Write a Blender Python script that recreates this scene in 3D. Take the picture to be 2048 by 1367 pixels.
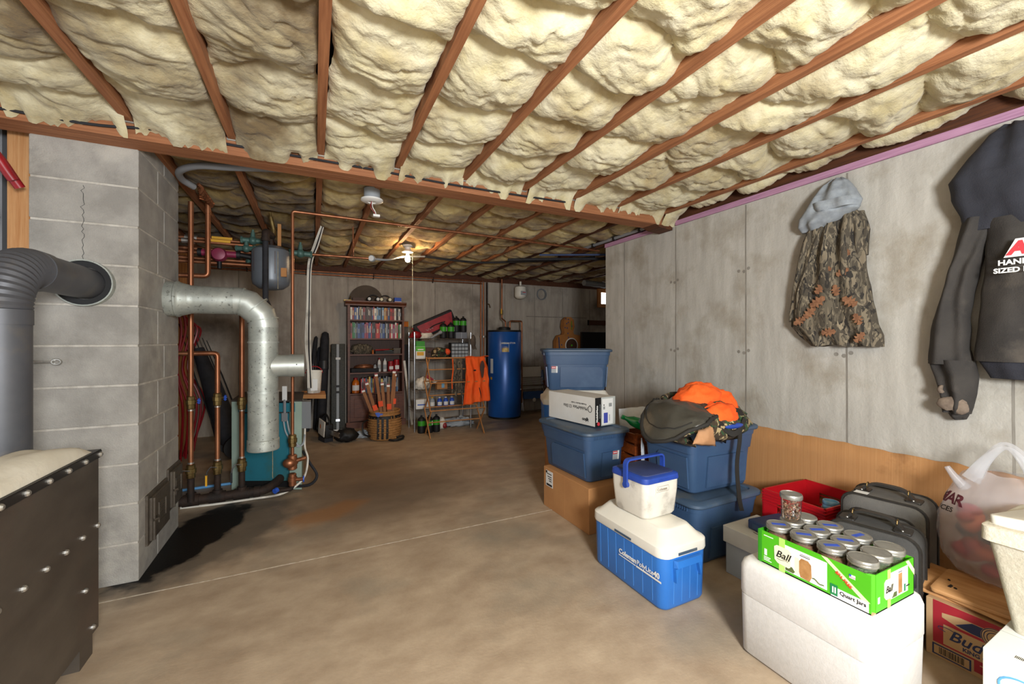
import bpy, math, random
import numpy as np
from mathutils import Vector, Matrix, noise as mn
for _o in list(bpy.data.objects): bpy.data.objects.remove(_o)
sc = bpy.context.scene
COL = sc.collection
R = random.Random(7)
PI = math.pi
# ---------------------------------------------------------------- camera
YAW = math.atan(396/825.)
cam = bpy.data.objects.new('camera', bpy.data.cameras.new('camera'))
COL.objects.link(cam); sc.camera = cam
cam.location = (0, 0, 1.2435); cam.rotation_euler = (PI/2, 0, -YAW)
cam.data.sensor_width = 36; cam.data.lens = 825/2048*36; cam.data.shift_y = -3.5/2048
cam.data.clip_start = .02
# ---------------------------------------------------------------- world + lights + exposure
w = bpy.data.worlds.new('world'); sc.world = w; w.use_nodes = True
w.node_tree.nodes['Background'].inputs[0].default_value = (.95, .97, 1, 1)
w.node_tree.nodes['Background'].inputs[1].default_value = .55
def light(name, kind, loc, energy, color=(1,1,1), **k):
    l = bpy.data.lights.new(name, kind); l.energy = energy; l.color = color
    for a, v in k.items(): setattr(l, a, v)
    o = bpy.data.objects.new(name, l); COL.objects.link(o); o.location = loc
    return o
# the photographer's strobe above and behind the camera, and its bounce off the ceiling
light('camera_flash', 'POINT', (.35, -1.05, 1.50), 325, (.95, .975, 1), shadow_soft_size=.25)
vs = sc.view_settings
vs.view_transform = 'Standard'; vs.look = 'None'; vs.gamma = 1; vs.use_curve_mapping = False
vs.exposure = .55
# ---------------------------------------------------------------- helpers
def srgb(h):
    if isinstance(h, (tuple, list)): return tuple(h[:3]) + (1,)
    h = h.lstrip('#'); v = [int(h[i:i+2], 16)/255 for i in (0, 2, 4)]
    return tuple((c/12.92 if c <= .04045 else ((c+.055)/1.055)**2.4) for c in v) + (1,)
MATS = {}
def mat(name, c1, c2=None, rough=.6, metal=0, sc_=6, st=(1,1,1), bump=0, bs=40, lo=.35, hi=.65, c3=None, sc3=3, lo3=.55, hi3=.7,
        alpha=1, trans=0, emit=0, det=6, spec=.5, bst=None, coat=0):
    """procedural principled material: c1/c2 mixed by noise, c3 stains over it, noise bump"""
    m = bpy.data.materials.new(name); m.use_nodes = True; MATS[name] = m
    nt = m.node_tree; N = nt.nodes; L = nt.links; b = N['Principled BSDF']
    b.inputs['Roughness'].default_value = rough; b.inputs['Metallic'].default_value = metal
    b.inputs['Specular IOR Level'].default_value = spec
    b.inputs['Coat Weight'].default_value = coat
    c1 = srgb(c1); b.inputs['Base Color'].default_value = c1
    tc = N.new('ShaderNodeTexCoord')
    def nz(scale, stretch, detail):
        mp = N.new('ShaderNodeMapping'); mp.inputs['Scale'].default_value = stretch
        L.new(tc.outputs['Object'], mp.inputs['Vector'])
        n = N.new('ShaderNodeTexNoise'); n.inputs['Scale'].default_value = scale; n.inputs['Detail'].default_value = detail
        n.inputs['Roughness'].default_value = .6
        L.new(mp.outputs[0], n.inputs['Vector']); return n.outputs['Fac']
    def ramp(src, a, c):
        r = N.new('ShaderNodeMapRange'); r.inputs['From Min'].default_value = a; r.inputs['From Max'].default_value = c
        L.new(src, r.inputs['Value']); return r.outputs[0]
    def mix(f, a, c):
        x = N.new('ShaderNodeMix'); x.data_type = 'RGBA'
        if f is not None: L.new(f, x.inputs[0])
        for s, v in ((6, a), (7, c)):
            if isinstance(v, tuple): x.inputs[s].default_value = v
            else: L.new(v, x.inputs[s])
        return x.outputs[2]
    cur = c1
    if c2 is not None: cur = mix(ramp(nz(sc_, st, det), lo, hi), cur, srgb(c2))
    if c3 is not None: cur = mix(ramp(nz(sc3, (1,1,1), 5), lo3, hi3), cur, srgb(c3))
    if not isinstance(cur, tuple): L.new(cur, b.inputs['Base Color'])
    if bump:
        bp = N.new('ShaderNodeBump'); bp.inputs['Strength'].default_value = bump; bp.inputs['Distance'].default_value = .01
        L.new(nz(bs, bst or st, 4), bp.inputs['Height']); L.new(bp.outputs[0], b.inputs['Normal'])
    if alpha < 1: b.inputs['Alpha'].default_value = alpha
    if trans: b.inputs['Transmission Weight'].default_value = trans
    if emit:
        b.inputs['Emission Color'].default_value = c1; b.inputs['Emission Strength'].default_value = emit
    m['_mix'] = 1
    return m
def nodes_of(m): return m.node_tree.nodes, m.node_tree.links, m.node_tree.nodes['Principled BSDF']

def rr(x0, x1, y0, y1, z, r, n=5):
    r = min(r, (x1-x0)/2-1e-5, (y1-y0)/2-1e-5); p = []
    for cx, cy, a0 in ((x1-r, y1-r, 0), (x0+r, y1-r, 90), (x0+r, y0+r, 180), (x1-r, y0+r, 270)):
        for i in range(n+1):
            a = math.radians(a0+90*i/n); p.append((cx+r*math.cos(a), cy+r*math.sin(a), z))
    return p
def frame(d):
    d = Vector(d).normalized(); a = Vector((0,0,1)) if abs(d.z) < .9 else Vector((1,0,0))
    u = d.cross(a).normalized(); return u, d.cross(u).normalized()
class B:
    def __init__(s): s.v = []; s.f = []
    def add(s, vs, fs):
        k = len(s.v); s.v += [tuple(p) for p in vs]; s.f += [tuple(i+k for i in f) for f in fs]; return s
    def box(s, x0, x1, y0, y1, z0, z1):
        return s.add([(x,y,z) for z in (z0,z1) for y in (y0,y1) for x in (x0,x1)],
                     [(0,2,3,1),(4,5,7,6),(0,1,5,4),(1,3,7,5),(3,2,6,7),(2,0,4,6)])
    def loft(s, rings, cap=True, closed=True, loop=False):
        n = len(rings[0]); k = len(s.v); m = len(rings)
        for r in rings: s.v += [tuple(p) for p in r]
        for i in range(m if loop else m-1):
            a = k+i*n; b = k+((i+1) % m)*n
            for j in range(n if closed else n-1):
                q = (j+1) % n; s.f.append((a+j, a+q, b+q, b+j))
        if cap and not loop:
            s.f.append(tuple(k+j for j in reversed(range(n)))); s.f.append(tuple(k+(m-1)*n+j for j in range(n)))
        return s
    def cyl(s, p, q, r, r2=None, n=12, cap=True):
        p, q = Vector(p), Vector(q); u, v = frame(q-p); r2 = r if r2 is None else r2
        ring = lambda c, rad: [c+(u*math.cos(2*PI*i/n)+v*math.sin(2*PI*i/n))*rad for i in range(n)]
        return s.loft([ring(p, r), ring(q, r2)], cap)
    def tube(s, pts, r, n=8, closed=False):
        P = [Vector(p) for p in pts]; rings = []; u = None
        for i, p in enumerate(P):
            if closed: d = P[(i+1) % len(P)]-P[i-1]
            else: d = P[min(i+1, len(P)-1)]-P[max(i-1, 0)]
            d.normalize()
            if u is None: u, v = frame(d)
            else:
                u = (u-d*u.dot(d)); u = u.normalized() if u.length > 1e-6 else frame(d)[0]
                v = d.cross(u)
            rad = r[i] if isinstance(r, (list, tuple)) else r
            rings.append([p+(u*math.cos(2*PI*k/n)+v*math.sin(2*PI*k/n))*rad for k in range(n)])
        return s.loft(rings, True, True, closed)
    def lathe(s, prof, n=20, c=(0,0,0), cap=True):
        return s.loft([[(c[0]+r*math.cos(2*PI*i/n), c[1]+r*math.sin(2*PI*i/n), c[2]+z) for i in range(n)] for r, z in prof], cap)
    def rbox(s, x0, x1, y0, y1, z0, z1, r=.02, e=.008, tx=0, ty=0, n=5):
        """rounded box, tx/ty = widening of the top"""
        def ring(z, ins):
            t = (z-z0)/(z1-z0); a = tx*t-ins; b = ty*t-ins
            return rr(x0-a, x1+a, y0-b, y1+b, z, max(r-ins*.5, .001), n)
        return s.loft([ring(z0, e), ring(z0+e*.35, e*.3), ring(z0+e, 0), ring(z1-e, 0), ring(z1-e*.35, e*.3), ring(z1, e)])
    def sph(s, c, r, n=12, m=8, sx=1, sy=1, sz=1):
        return s.loft([[(c[0]+sx*r*math.sin(PI*j/m)*math.cos(2*PI*i/n), c[1]+sy*r*math.sin(PI*j/m)*math.sin(2*PI*i/n), c[2]-sz*r*math.cos(PI*j/m)) for i in range(n)]
                       for j in [.02]+list(range(1, m))+[m-.02]])
    def grid(s, fn, nu, nv, flip=False):
        k = len(s.v)
        for i in range(nu+1):
            for j in range(nv+1): s.v.append(tuple(fn(i/nu, j/nv)))
        for i in range(nu):
            for j in range(nv):
                a = k+i*(nv+1)+j; q = (a, a+nv+1, a+nv+2, a+1)
                s.f.append(q[::-1] if flip else q)
        return s
    def prism(s, poly, lo, hi, ax='z'):
        """polygon extruded along an axis; poly coords are the two other axes in order"""
        def P(a, b, t): return {'z': (a,b,t), 'y': (a,t,b), 'x': (t,a,b)}[ax]
        return s.loft([[P(a,b,lo) for a,b in poly], [P(a,b,hi) for a,b in poly]])
    def xf(s, M, start=0):
        for i in range(start, len(s.v)): s.v[i] = tuple(M @ Vector(s.v[i]))
        return s
    def warp(s, fn):
        s.v = [tuple(fn(Vector(p))) for p in s.v]; return s
    def mesh(s, name, m, smooth=0):
        me = bpy.data.meshes.new(name); me.from_pydata(s.v, [], s.f)
        import bmesh
        bm = bmesh.new(); bm.from_mesh(me); bmesh.ops.recalc_face_normals(bm, faces=bm.faces); bm.to_mesh(me); bm.free()
        if m is not None: me.materials.append(MATS[m] if isinstance(m, str) else m)
        if smooth:
            me.shade_smooth(); me.set_sharp_from_angle(angle=math.radians(smooth))
        me.update(); return me
    def o(s, name, m, parent=None, smooth=0, **props):
        ob = bpy.data.objects.new(name, s.mesh(name, m, smooth)); COL.objects.link(ob)
        if parent is not None: ob.parent = parent
        for k, v in props.items(): ob[k] = v
        return ob
def thing(name, label, cat, loc=(0,0,0), rz=0, group=None, rot=None):
    o = bpy.data.objects.new(name, None); COL.objects.link(o); o.location = loc; o.empty_display_size = .05
    o.rotation_euler = rot if rot else (0, 0, math.radians(rz))
    o['label'] = label; o['category'] = cat
    if group: o['group'] = group
    return o
def tag(o, label, cat, group=None):
    o['label'] = label; o['category'] = cat
    if group: o['group'] = group
    return o
def copy_tree(o, parent=None):
    c = o.copy(); COL.objects.link(c); c.parent = parent
    for ch in [x for x in bpy.data.objects if x.parent == o]: copy_tree(ch, c)
    return c
def share(name, me, parent, loc=(0,0,0), rot=(0,0,0), scale=(1,1,1)):
    ob = bpy.data.objects.new(name, me); COL.objects.link(ob); ob.parent = parent
    ob.location = loc; ob.rotation_euler = rot; ob.scale = scale; return ob
def text(s, size, m, parent, M, name='lettering', ext=.0006, shear=0, sx=1, bold=0, space=1, align='LEFT'):
    """flat lettering as a mesh; M maps text plane (x right, y up, z out) to the parent's space"""
    cu = bpy.data.curves.new(name, 'FONT'); cu.body = s; cu.size = size; cu.extrude = ext; cu.shear = shear
    cu.offset = bold; cu.space_character = space; cu.align_x = align; cu.resolution_u = 3
    t = bpy.data.objects.new(name, cu); COL.objects.link(t)
    bpy.context.view_layer.update()
    me = bpy.data.meshes.new_from_object(t.evaluated_get(bpy.context.evaluated_depsgraph_get()))
    bpy.data.objects.remove(t); bpy.data.curves.remove(cu)
    me.transform(M @ Matrix.Diagonal((sx, 1, 1, 1))); me.name = name
    me.materials.clear(); me.materials.append(MATS[m])
    ob = bpy.data.objects.new(name, me); COL.objects.link(ob); ob.parent = parent
    return ob
def basis(o, x, y):
    """matrix with origin o, text-x along x and text-y along y"""
    x = Vector(x).normalized(); y = Vector(y).normalized(); z = x.cross(y)
    M = Matrix((x, y, z)).transposed().to_4x4(); M.translation = Vector(o); return M
def bez(pts, n=8):
    """Catmull-Rom through points"""
    P = [Vector(p) for p in pts]; P = [P[0]*2-P[1]]+P+[P[-1]*2-P[-2]]; out = []
    for i in range(1, len(P)-2):
        a, b, c, d = P[i-1:i+3]
        for k in range(n):
            t = k/n; out.append(.5*((2*b)+(c-a)*t+(2*a-5*b+4*c-d)*t*t+(3*b-a-3*c+d)*t**3))
    out.append(P[-2]); return out
def corner(pts, r, n=5):
    """polyline with rounded corners"""
    P = [Vector(p) for p in pts]; out = [P[0]]
    for a, b, c in zip(P, P[1:], P[2:]):
        u = (a-b).normalized(); v = (c-b).normalized(); A = b+u*r; C = b+v*r
        for k in range(n+1):
            t = k/n; out.append(A*(1-t)**2+b*2*t*(1-t)+C*t*t)
    out.append(P[-1]); return out
def nz(x, y=0, z=0): return mn.noise(Vector((x, y, z)))
_rs = np.random.RandomState(3); _PT = _rs.rand(256, 256)
def vn(x, y):
    xi = np.floor(x).astype(int); yi = np.floor(y).astype(int); fx = x-xi; fy = y-yi
    fx = fx*fx*fx*(fx*(fx*6-15)+10); fy = fy*fy*fy*(fy*(fy*6-15)+10)
    g = lambda a, b: _PT[a % 256, b % 256]
    return (g(xi,yi)*(1-fx)+g(xi+1,yi)*fx)*(1-fy)+(g(xi,yi+1)*(1-fx)+g(xi+1,yi+1)*fx)*fy
def fbm(x, y, o=4):
    t = 0; a = .5
    for k in range(o): t = t+a*vn(x*2**k+17*k, y*2**k+31*k); a *= .5
    return t
# ---------------------------------------------------------------- base materials
mat('wood_x', '#a9714a', '#7d4a2a', .75, 0, 9, (.35, 9, 9), .25, 30, .3, .75)
mat('wood_y', '#a87048', '#7c4928', .75, 0, 9, (9, .35, 9), .25, 30, .3, .75)
mat('wood_z', '#c99a68', '#a9703c', .75, 0, 9, (9, 9, .35), .25, 30, .3, .75)
mat('stud', '#c68a4e', '#96582a', .75, 0, 9, (9, 9, .35), .25, 30, .3, .75)
mat('pink', '#b98ca6', '#a2748f', .8, 0, 10, (8, .4, 8), .1)
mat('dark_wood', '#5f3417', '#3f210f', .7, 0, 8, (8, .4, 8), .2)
mat('block', '#a6a29a', '#8b8780', .95, 0, 5, bump=.5, bs=140, c3='#b8b3a8', sc3=2.2)
mat('mortar', '#c0bab0', '#a59f94', .95, 0, 20, bump=.4, bs=90)
mat('copper', '#ad7553', '#8a5438', .42, .75, 5, (3, 3, .6), 0, c3='#5a3524', sc3=4, lo3=.58, hi3=.75)
mat('solder', '#b9b3aa', None, .4, .8)
mat('brass', '#8f7a4c', '#5f4a2a', .45, .8, 14)
mat('iron', '#241d19', '#3b2a20', .75, .3, 12, bump=.3, bs=80)
mat('galv', '#b3b7ae', '#989c95', .48, .45, 12, c3='#696a63', sc3=55, lo3=.60, hi3=.68)
mat('galv2', '#bcc0b8', '#a2a69f', .42, .5, 5)
mat('black', '#0d0d0e', None, .6)
mat('rubber', '#17171a', '#25252a', .8, 0, 12)
mat('white', '#e4e2dc', None, .5)
mat('grey', '#7d7f82', None, .5)
mat('steel', '#c4c6c8', None, .25, .95)
mat('bolt', '#a5a39c', '#d0cec8', .35, .85, 40)
mat('yellow', '#d9a015', None, .5)
mat('redp', '#a01a22', '#7c1018', .45, 0, 8)
mat('bluep', '#2c55b8', None, .45)
# ---------------------------------------------------------------- surfaces with their own stains
def concrete_floor():
    m = mat('floor_concrete', '#b5a28a', '#94806a', .5, 0, 4.2, (1, 1.5, 1), .12, 55, .3, .72, c3='#8b8272', sc3=1.3, lo3=.52, hi3=.72, spec=.3)
    N, L, b = nodes_of(m)
    tc = N.new('ShaderNodeTexCoord')
    cur = b.inputs['Base Color'].links[0].from_socket
    def blob(cx, cy, rx, ry, rot, lo, hi, ns, amp, col, cur, fac=1):
        mp = N.new('ShaderNodeMapping'); mp.vector_type = 'TEXTURE'
        mp.inputs['Location'].default_value = (cx, cy, 0); mp.inputs['Scale'].default_value = (rx, ry, 1); mp.inputs['Rotation'].default_value = (0, 0, rot)
        L.new(tc.outputs['Object'], mp.inputs['Vector'])
        n = N.new('ShaderNodeTexNoise'); n.inputs['Scale'].default_value = ns; n.inputs['Detail'].default_value = 5
        L.new(tc.outputs['Object'], n.inputs['Vector'])
        ln = N.new('ShaderNodeVectorMath'); ln.operation = 'LENGTH'; L.new(mp.outputs[0], ln.inputs[0])
        ad = N.new('ShaderNodeMath'); ad.operation = 'MULTIPLY_ADD'; L.new(n.outputs['Fac'], ad.inputs[0]); ad.inputs[1].default_value = amp; L.new(ln.outputs['Value'], ad.inputs[2])
        r = N.new('ShaderNodeMapRange'); r.inputs['From Min'].default_value = hi; r.inputs['From Max'].default_value = lo
        r.inputs['To Max'].default_value = fac
        L.new(ad.outputs[0], r.inputs['Value'])
        x = N.new('ShaderNodeMix'); x.data_type = 'RGBA'; L.new(r.outputs[0], x.inputs[0]); L.new(cur, x.inputs[6]); x.inputs[7].default_value = srgb(col)
        return x.outputs[2]
    cur = blob(.35, 4.0, .55, .9, .3, .9, 1.9, 3, .9, '#6b5540', cur, .7)
    cur = blob(.55, 3.4, 1.0, .5, .4, .9, 1.6, 4, .9, '#5d5044', cur, .5)
    cur = blob(.1, 3.25, .35, .16, .5, 1.0, 1.5, 6, .9, '#9c6a3a', cur, .6)
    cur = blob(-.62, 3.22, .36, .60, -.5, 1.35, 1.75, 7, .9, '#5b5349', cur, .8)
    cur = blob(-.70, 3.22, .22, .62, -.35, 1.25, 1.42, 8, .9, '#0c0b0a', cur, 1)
    L.new(cur, b.inputs['Base Color'])
concrete_floor()
mat('joint', '#c9bfae', '#a3937c', .8, 0, 30)
mat('concrete_r', '#bcb8ae', '#a29d93', .9, 0, 3, (5, 5, .8), .3, 60, .3, .75, c3='#938a79', sc3=3.2, lo3=.5, hi3=.75, bst=(1,1,1))
mat('concrete_b', '#b4ab9e', '#968c80', .9, 0, 3, (5, 5, .8), .25, 60, .3, .75, c3='#6b6259', sc3=1.8, lo3=.5, hi3=.75, bst=(1,1,1))
mat('seam', '#8f8a80', '#7a7369', .95, 0, 12, (4, 4, .6))
def insul(name, a, b_, dirt, lo, hi):
    mat(name, a, b_, .95, 0, 7, (1, 1, 1), .55, 55, .35, .7, c3=dirt, sc3=2.4, lo3=lo, hi3=hi, spec=.1)
    N, L, b = nodes_of(MATS[name])
    b.inputs['Sheen Weight'].default_value = .15
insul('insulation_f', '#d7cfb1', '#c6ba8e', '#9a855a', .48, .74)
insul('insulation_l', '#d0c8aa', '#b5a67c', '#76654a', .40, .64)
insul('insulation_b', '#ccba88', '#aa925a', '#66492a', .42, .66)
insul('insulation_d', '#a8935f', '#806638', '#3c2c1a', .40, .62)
# ================================================================ THE SETTING
def struct(o): o['kind'] = 'structure'; return o
# floor
floor = struct(B().box(-2.6, 6.4, -1.5, 6.8, -.12, 0).o('floor', 'floor_concrete'))
B().box(-1.6, 2.81, 2.602, 2.610, -.001, .0012).o('joint', 'joint', floor)
# right wall with its form seams
wr = struct(B().box(2.81, 3.06, -1.5, 3.54, 0, 2.2275).o('wall_right', 'concrete_r'))
b = B().box(3.06, 6.4, 3.3, 3.54, 0, 2.2275); b.o('return_wall', 'concrete_r', wr)
for y in (3.244, 2.591, 1.953, 1.327, .689, .07):
    B().grid(lambda u, v: (2.8085+.0008*nz(v*40, y), y+(u-.5)*.009+.004*nz(v*5, y), v*2.22), 1, 40).o('form_seam', 'seam', wr)
for y in (2.591, 1.953, 1.327):
    for z in (1.16, .62, 1.75):
        for dy, dz in ((-.02, .01), (.015, -.008), (.055, 0)):
            B().cyl((2.8085, y+dy, z+dz), (2.812, y+dy, z+dz), .012, n=10).o('tie_hole', 'seam', wr)
# back wall with window opening, seams
WX0, WX1, WZ0, WZ1 = 5.0, 5.62, 1.93, 2.19
b = B().box(-2.6, WX0, 6.5, 6.75, 0, 2.2275).box(WX1, 6.4, 6.5, 6.75, 0, 2.2275).box(WX0, WX1, 6.5, 6.75, 0, WZ0).box(WX0, WX1, 6.5, 6.75, WZ1, 2.2275)
wb = struct(b.o('wall_back', 'concrete_b'))
for x in (-.9, -.25, .45, 1.10, 1.75, 2.388, 2.98, 3.568, 4.16, 4.772):
    B().box(x-.005, x+.005, 6.497, 6.501, 0, 2.2).o('form_seam', 'seam', wb)
B().box(3.4, 4.7, 6.494, 6.502, 1.66, 1.675).o('pour_line', 'seam', wb)
win = struct(B().box(WX0-.05, WX0+.02, 6.46, 6.52, WZ0-.05, WZ1+.05).box(WX1-.02, WX1+.05, 6.46, 6.52, WZ0-.05, WZ1+.05)
    .box(WX0+.02, WX1-.02, 6.46, 6.52, WZ0-.05, WZ0+.02).box(WX0+.02, WX1-.02, 6.46, 6.52, WZ1-.02, WZ1+.05).o('window_1', 'stud'))
mat('daylight', '#f4f8ff', None, .5, emit=6)
B().box(WX0+.02, WX1-.02, 6.50, 6.506, WZ0+.02, WZ1-.02).o('pane', 'daylight', win)
# far right wall of the back room
struct(B().box(6.4, 6.6, 3.3, 6.75, 0, 2.2275).o('wall_far', 'concrete_b'))
# sill plate and rim board on top of the right wall
t = struct(B().box(2.80, 3.06, -1.5, 2.59, 2.229, 2.268).o('trim_1', 'pink'))
t = struct(B().box(2.80, 3.06, 2.80, 3.545, 2.229, 2.268).o('trim_2', 'pink'))
t = struct(B().box(2.84, 2.88, -1.5, 6.5, 2.268, 2.54).o('trim_3', 'dark_wood'))
t = struct(B().box(-2.6, 6.4, 6.52, 6.56, 2.229, 2.54).o('trim_4', 'dark_wood'))
# ceiling: subfloor, joists, beam, insulation batts
ZJ = 2.305
ceil = struct(B().box(-2.6, 6.5, -1.5, 6.75, 2.54, 2.57).o('ceiling', 'dark_wood'))
JX = [-1.66, -1.235, -.81, -.388, .034, .468, .895, 1.34, 1.765, 2.18, 2.66]
JB = [-1.66, -1.235, -.81, -.43, .032, .40, .85, 1.27, 1.70, 2.10, 2.50, 2.95, 3.4, 3.85, 4.3, 4.75, 5.2, 5.65, 6.1]
def lumber(x0, x1, y0, y1, z0, z1, seed, along=1):
    n = 14
    def fn(ring_t):
        t = y0+(y1-y0)*ring_t if along else x0+(x1-x0)*ring_t
        a = .0022*nz(t*1.6, seed); c = .0018*nz(t*6, seed+9)
        if along: return [(x0+a, t, z0+c), (x1+a, t, z0+c*.4), (x1+a, t, z1), (x0+a, t, z1)]
        return [(t, y0+a, z0+c), (t, y1+a, z0+c), (t, y1+a, z1), (t, y0+a, z1)]
    return B().loft([fn(i/n) for i in range(n+1)])
for i, x in enumerate(JX):
    lumber(x-.019, x+.019, -1.4, 2.62, ZJ, 2.54, i*3.1).o('joist', 'wood_y', ceil)
for i, x in enumerate(JB):
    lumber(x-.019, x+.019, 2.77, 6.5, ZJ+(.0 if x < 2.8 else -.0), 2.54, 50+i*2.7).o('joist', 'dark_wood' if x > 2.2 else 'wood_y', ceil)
for k in range(3):
    lumber(-2.6, 2.80, 2.62+k*.05, 2.668+k*.05, 2.2275, 2.50, 80+k*5, 0).o('beam_ply', 'wood_x', ceil)
for x in JX[2:10]:
    B().box(x-.026, x+.026, 2.607, 2.621, 2.30, 2.325).o('joist_hanger', 'galv2', ceil)
B().prism([(2.60,2.2275),(2.80,2.2275),(2.80,2.196),(2.66,2.205)], 2.62, 2.77, 'y').o('bearing_shim', 'dark_wood', ceil)

def batt(x0, x1, y0, y1, step, m, seed, amp=1, flap=0, sag=0):
    rs = np.random.RandomState(seed)
    nx = max(8, int((x1-x0)/step)); ny = int((y1-y0)/step)
    s = np.linspace(0, 1, nx+1); yy = np.linspace(y0, y1, ny+1)
    S, Y = np.meshgrid(s, yy, indexing='ij'); X = x0+(x1-x0)*S
    # creases where the support wires pull the batt up
    cr = [y0-rs.uniform(.0, .3)]
    while cr[-1] < y1: cr.append(cr[-1]+rs.uniform(.26, .50))
    tl = rs.uniform(-.28, .28, len(cr)); ph = rs.uniform(0, 6, len(cr))
    pil = np.zeros_like(X); big = rs.uniform(.65, 1.15, len(cr))
    wx = X*5+seed; wy = Y*5
    W1 = fbm(wx*.8, wy*.8, 3)-.5; W2 = fbm(wx*.8+40, wy*.8+9, 3)-.5
    for k in range(len(cr)-1):
        a = cr[k]+tl[k]*(X-x0-.2)+.05*np.sin(X*9+ph[k])+.10*W1; c = cr[k+1]+tl[k+1]*(X-x0-.2)+.05*np.sin(X*9+ph[k+1])+.10*W1
        t = np.clip((Y-a)/(c-a), 0, 1); inside = (Y >= a) & (Y < c)
        p = np.power(np.clip(4*t*(1-t), 0, 1), .55)*(.75+.5*t)*big[k]
        pil = np.where(inside, p, pil)
    edge = np.power(np.clip(4*S*(1-S), 0, 1), .38)
    # folded, layered glass wool
    f1 = fbm(wx*.7+W1*2, wy*.9+W2*2, 3)-.44
    rg = 1-np.abs(2*fbm(wx*1.0+W2*2.2+7, wy*2.0+W1*2.2+3, 3)-.95)
    rg = np.clip(rg, 0, 1)**3
    f3 = fbm(wx*4+W1*6, wy*5.5+W2*6, 3)-.45
    rg2 = np.clip(1-np.abs(2*fbm(wx*2.6+W1*5+70, wy*4.2+W2*5+30, 3)-.95)*1.3, 0, 1)**4
    Zv = ZJ+.052-amp*(.098*pil*edge+.050*f1*edge+.010*f3)+amp*.022*rg*edge+amp*.007*rg2*edge-sag*edge*.03
    rag = (fbm(Y*7+seed*3, S*0+seed, 3)-.45)*.05
    X = X+np.where(S < .5, -1, 1)*(np.abs(2*S-1)**6)*(.004+rag)
    Zv = Zv-(np.abs(2*S-1)**10)*np.clip(rag, 0, 1)*1.2
    if flap:
        q = np.clip((Y-(y1-.14))/.14, 0, 1); lobe = (fbm(X*11+seed, S*0, 4)-.33)*.26
        Zv = Zv*(1-q**2)+(ZJ-.012-np.clip(lobe, 0, .07)+.012*f3)*q**2
    me = np.stack([X, Y, Zv], -1).reshape(-1, 3)
    b = B(); b.v = [tuple(p) for p in me.tolist()]
    ny1 = ny+1
    b.f = [(i*ny1+j, i*ny1+j+1, (i+1)*ny1+j+1, (i+1)*ny1+j) for i in range(nx) for j in range(ny)]
    mesh = bpy.data.meshes.new('insulation_batt'); mesh.from_pydata(b.v, [], b.f); mesh.materials.append(MATS[m]); mesh.shade_smooth()
    o = bpy.data.objects.new('insulation_batt', mesh); COL.objects.link(o); o.parent = ceil
    return o
ends = JX+[2.83]
for i, (a, c) in enumerate(zip(ends, ends[1:])):
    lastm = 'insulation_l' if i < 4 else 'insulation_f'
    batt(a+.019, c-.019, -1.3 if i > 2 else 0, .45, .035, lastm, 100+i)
    batt(a+.019, c-.019, .45, 2.618, .0115, lastm, 10+i, 1, 1)
ends = JB+[6.4]
for i, (a, c) in enumerate(zip(ends, ends[1:])):
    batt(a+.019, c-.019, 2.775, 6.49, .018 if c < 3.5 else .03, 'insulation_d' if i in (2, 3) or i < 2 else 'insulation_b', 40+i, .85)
# ---- concrete block chimney, each block its own piece
mat('soot', '#3a332c', '#8b857a', .95, 0, 30)
ch = thing('block_chimney', 'grey concrete block chimney rising to the wooden beam', 'chimney', (-1.02, 3.1075, 0))
CX0, CX1, CY0, CY1 = -.202, .202, -.3485, .3485
B().box(CX0+.004, CX1-.004, CY0+.004, CY1-.004, 0, 2.5).o('mortar_core', 'mortar', ch)
for k in range(12):
    z0 = k*.2032+(.002 if k else 0); z1 = (k+1)*.2032-.009
    yj = (-.055 if k % 2 == 0 else .055)
    for y0, y1 in ((CY0, yj-.004), (yj+.004, CY1)):
        q = B().rbox(CX0, CX1, y0, y1, z0, z1, .004, .003, n=2)
        q.warp(lambda p: p+Vector((.0012*nz(p.x*9, p.y*9, k), .0012*nz(p.z*9, p.y*7, k+5), 0)))
        q.o('block', 'block', ch)
pts = [(-.01+.014*nz(i*.7, 3)+.004*math.sin(i*2.1), CY0-.0015, 2.01-i*.0135) for i in range(28)]
B().loft([[(x-.0010, y, z), (x+.0010, y, z)] for x, y, z in pts], cap=False, closed=False).o('crack', 'black', ch)
def cleanout(y0, y1, z0, z1):
    root = thing('cleanout_door', 'cast iron chimney clean-out door, '+('the one nearer the room' if y0 < 3 else 'the one nearer the boiler'), 'door', (-.818, (y0+y1)/2, z0), group='chimney clean-out doors')
    w2 = (y1-y0)/2; hh = z1-z0
    B().box(0, .012, -w2, w2, 0, hh).o('frame', 'castiron', root)
    d = B().rbox(.012, .026, -w2+.016, w2-.012, .018, hh-.018, .003, .003, n=2).o('door', 'castiron', root)
    for a, b_, c, e in ((-.05, .07, hh*.30, hh*.32), (-.05, .07, hh*.70, hh*.72), (-.052, -.046, hh*.30, hh*.72), (.066, .072, hh*.30, hh*.72)):
        B().box(.026, .031, a, b_, c, e).o('raised_border', 'castiron', d)
    for k in range(7):
        zz = hh*.36+k*.011*hh/.26
        B().tube([(.028, -.035+.02*nz(k, j)+j*.018, zz+.006*nz(j*2, k)) for j in range(6)], .0026, 5).o('cast_lettering', 'castiron', d)
    B().cyl((.03, -w2+.028, .02), (.03, -w2+.028, hh-.02), .008, n=8).o('hinge', 'castiron', root)
    B().tube([(.03, -w2+.02, hh*.48), (.045, -w2+.035, hh*.48), (.036, -w2+.07, hh*.49)], .008, 7).o('latch', 'castiron', root)
mat('castiron', '#5a5145', '#453d34', .55, .2, 9, bump=.3, bs=60)
cleanout(2.85, 3.185, .135, .405)
cleanout(3.205, 3.452, .185, .445)
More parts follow.
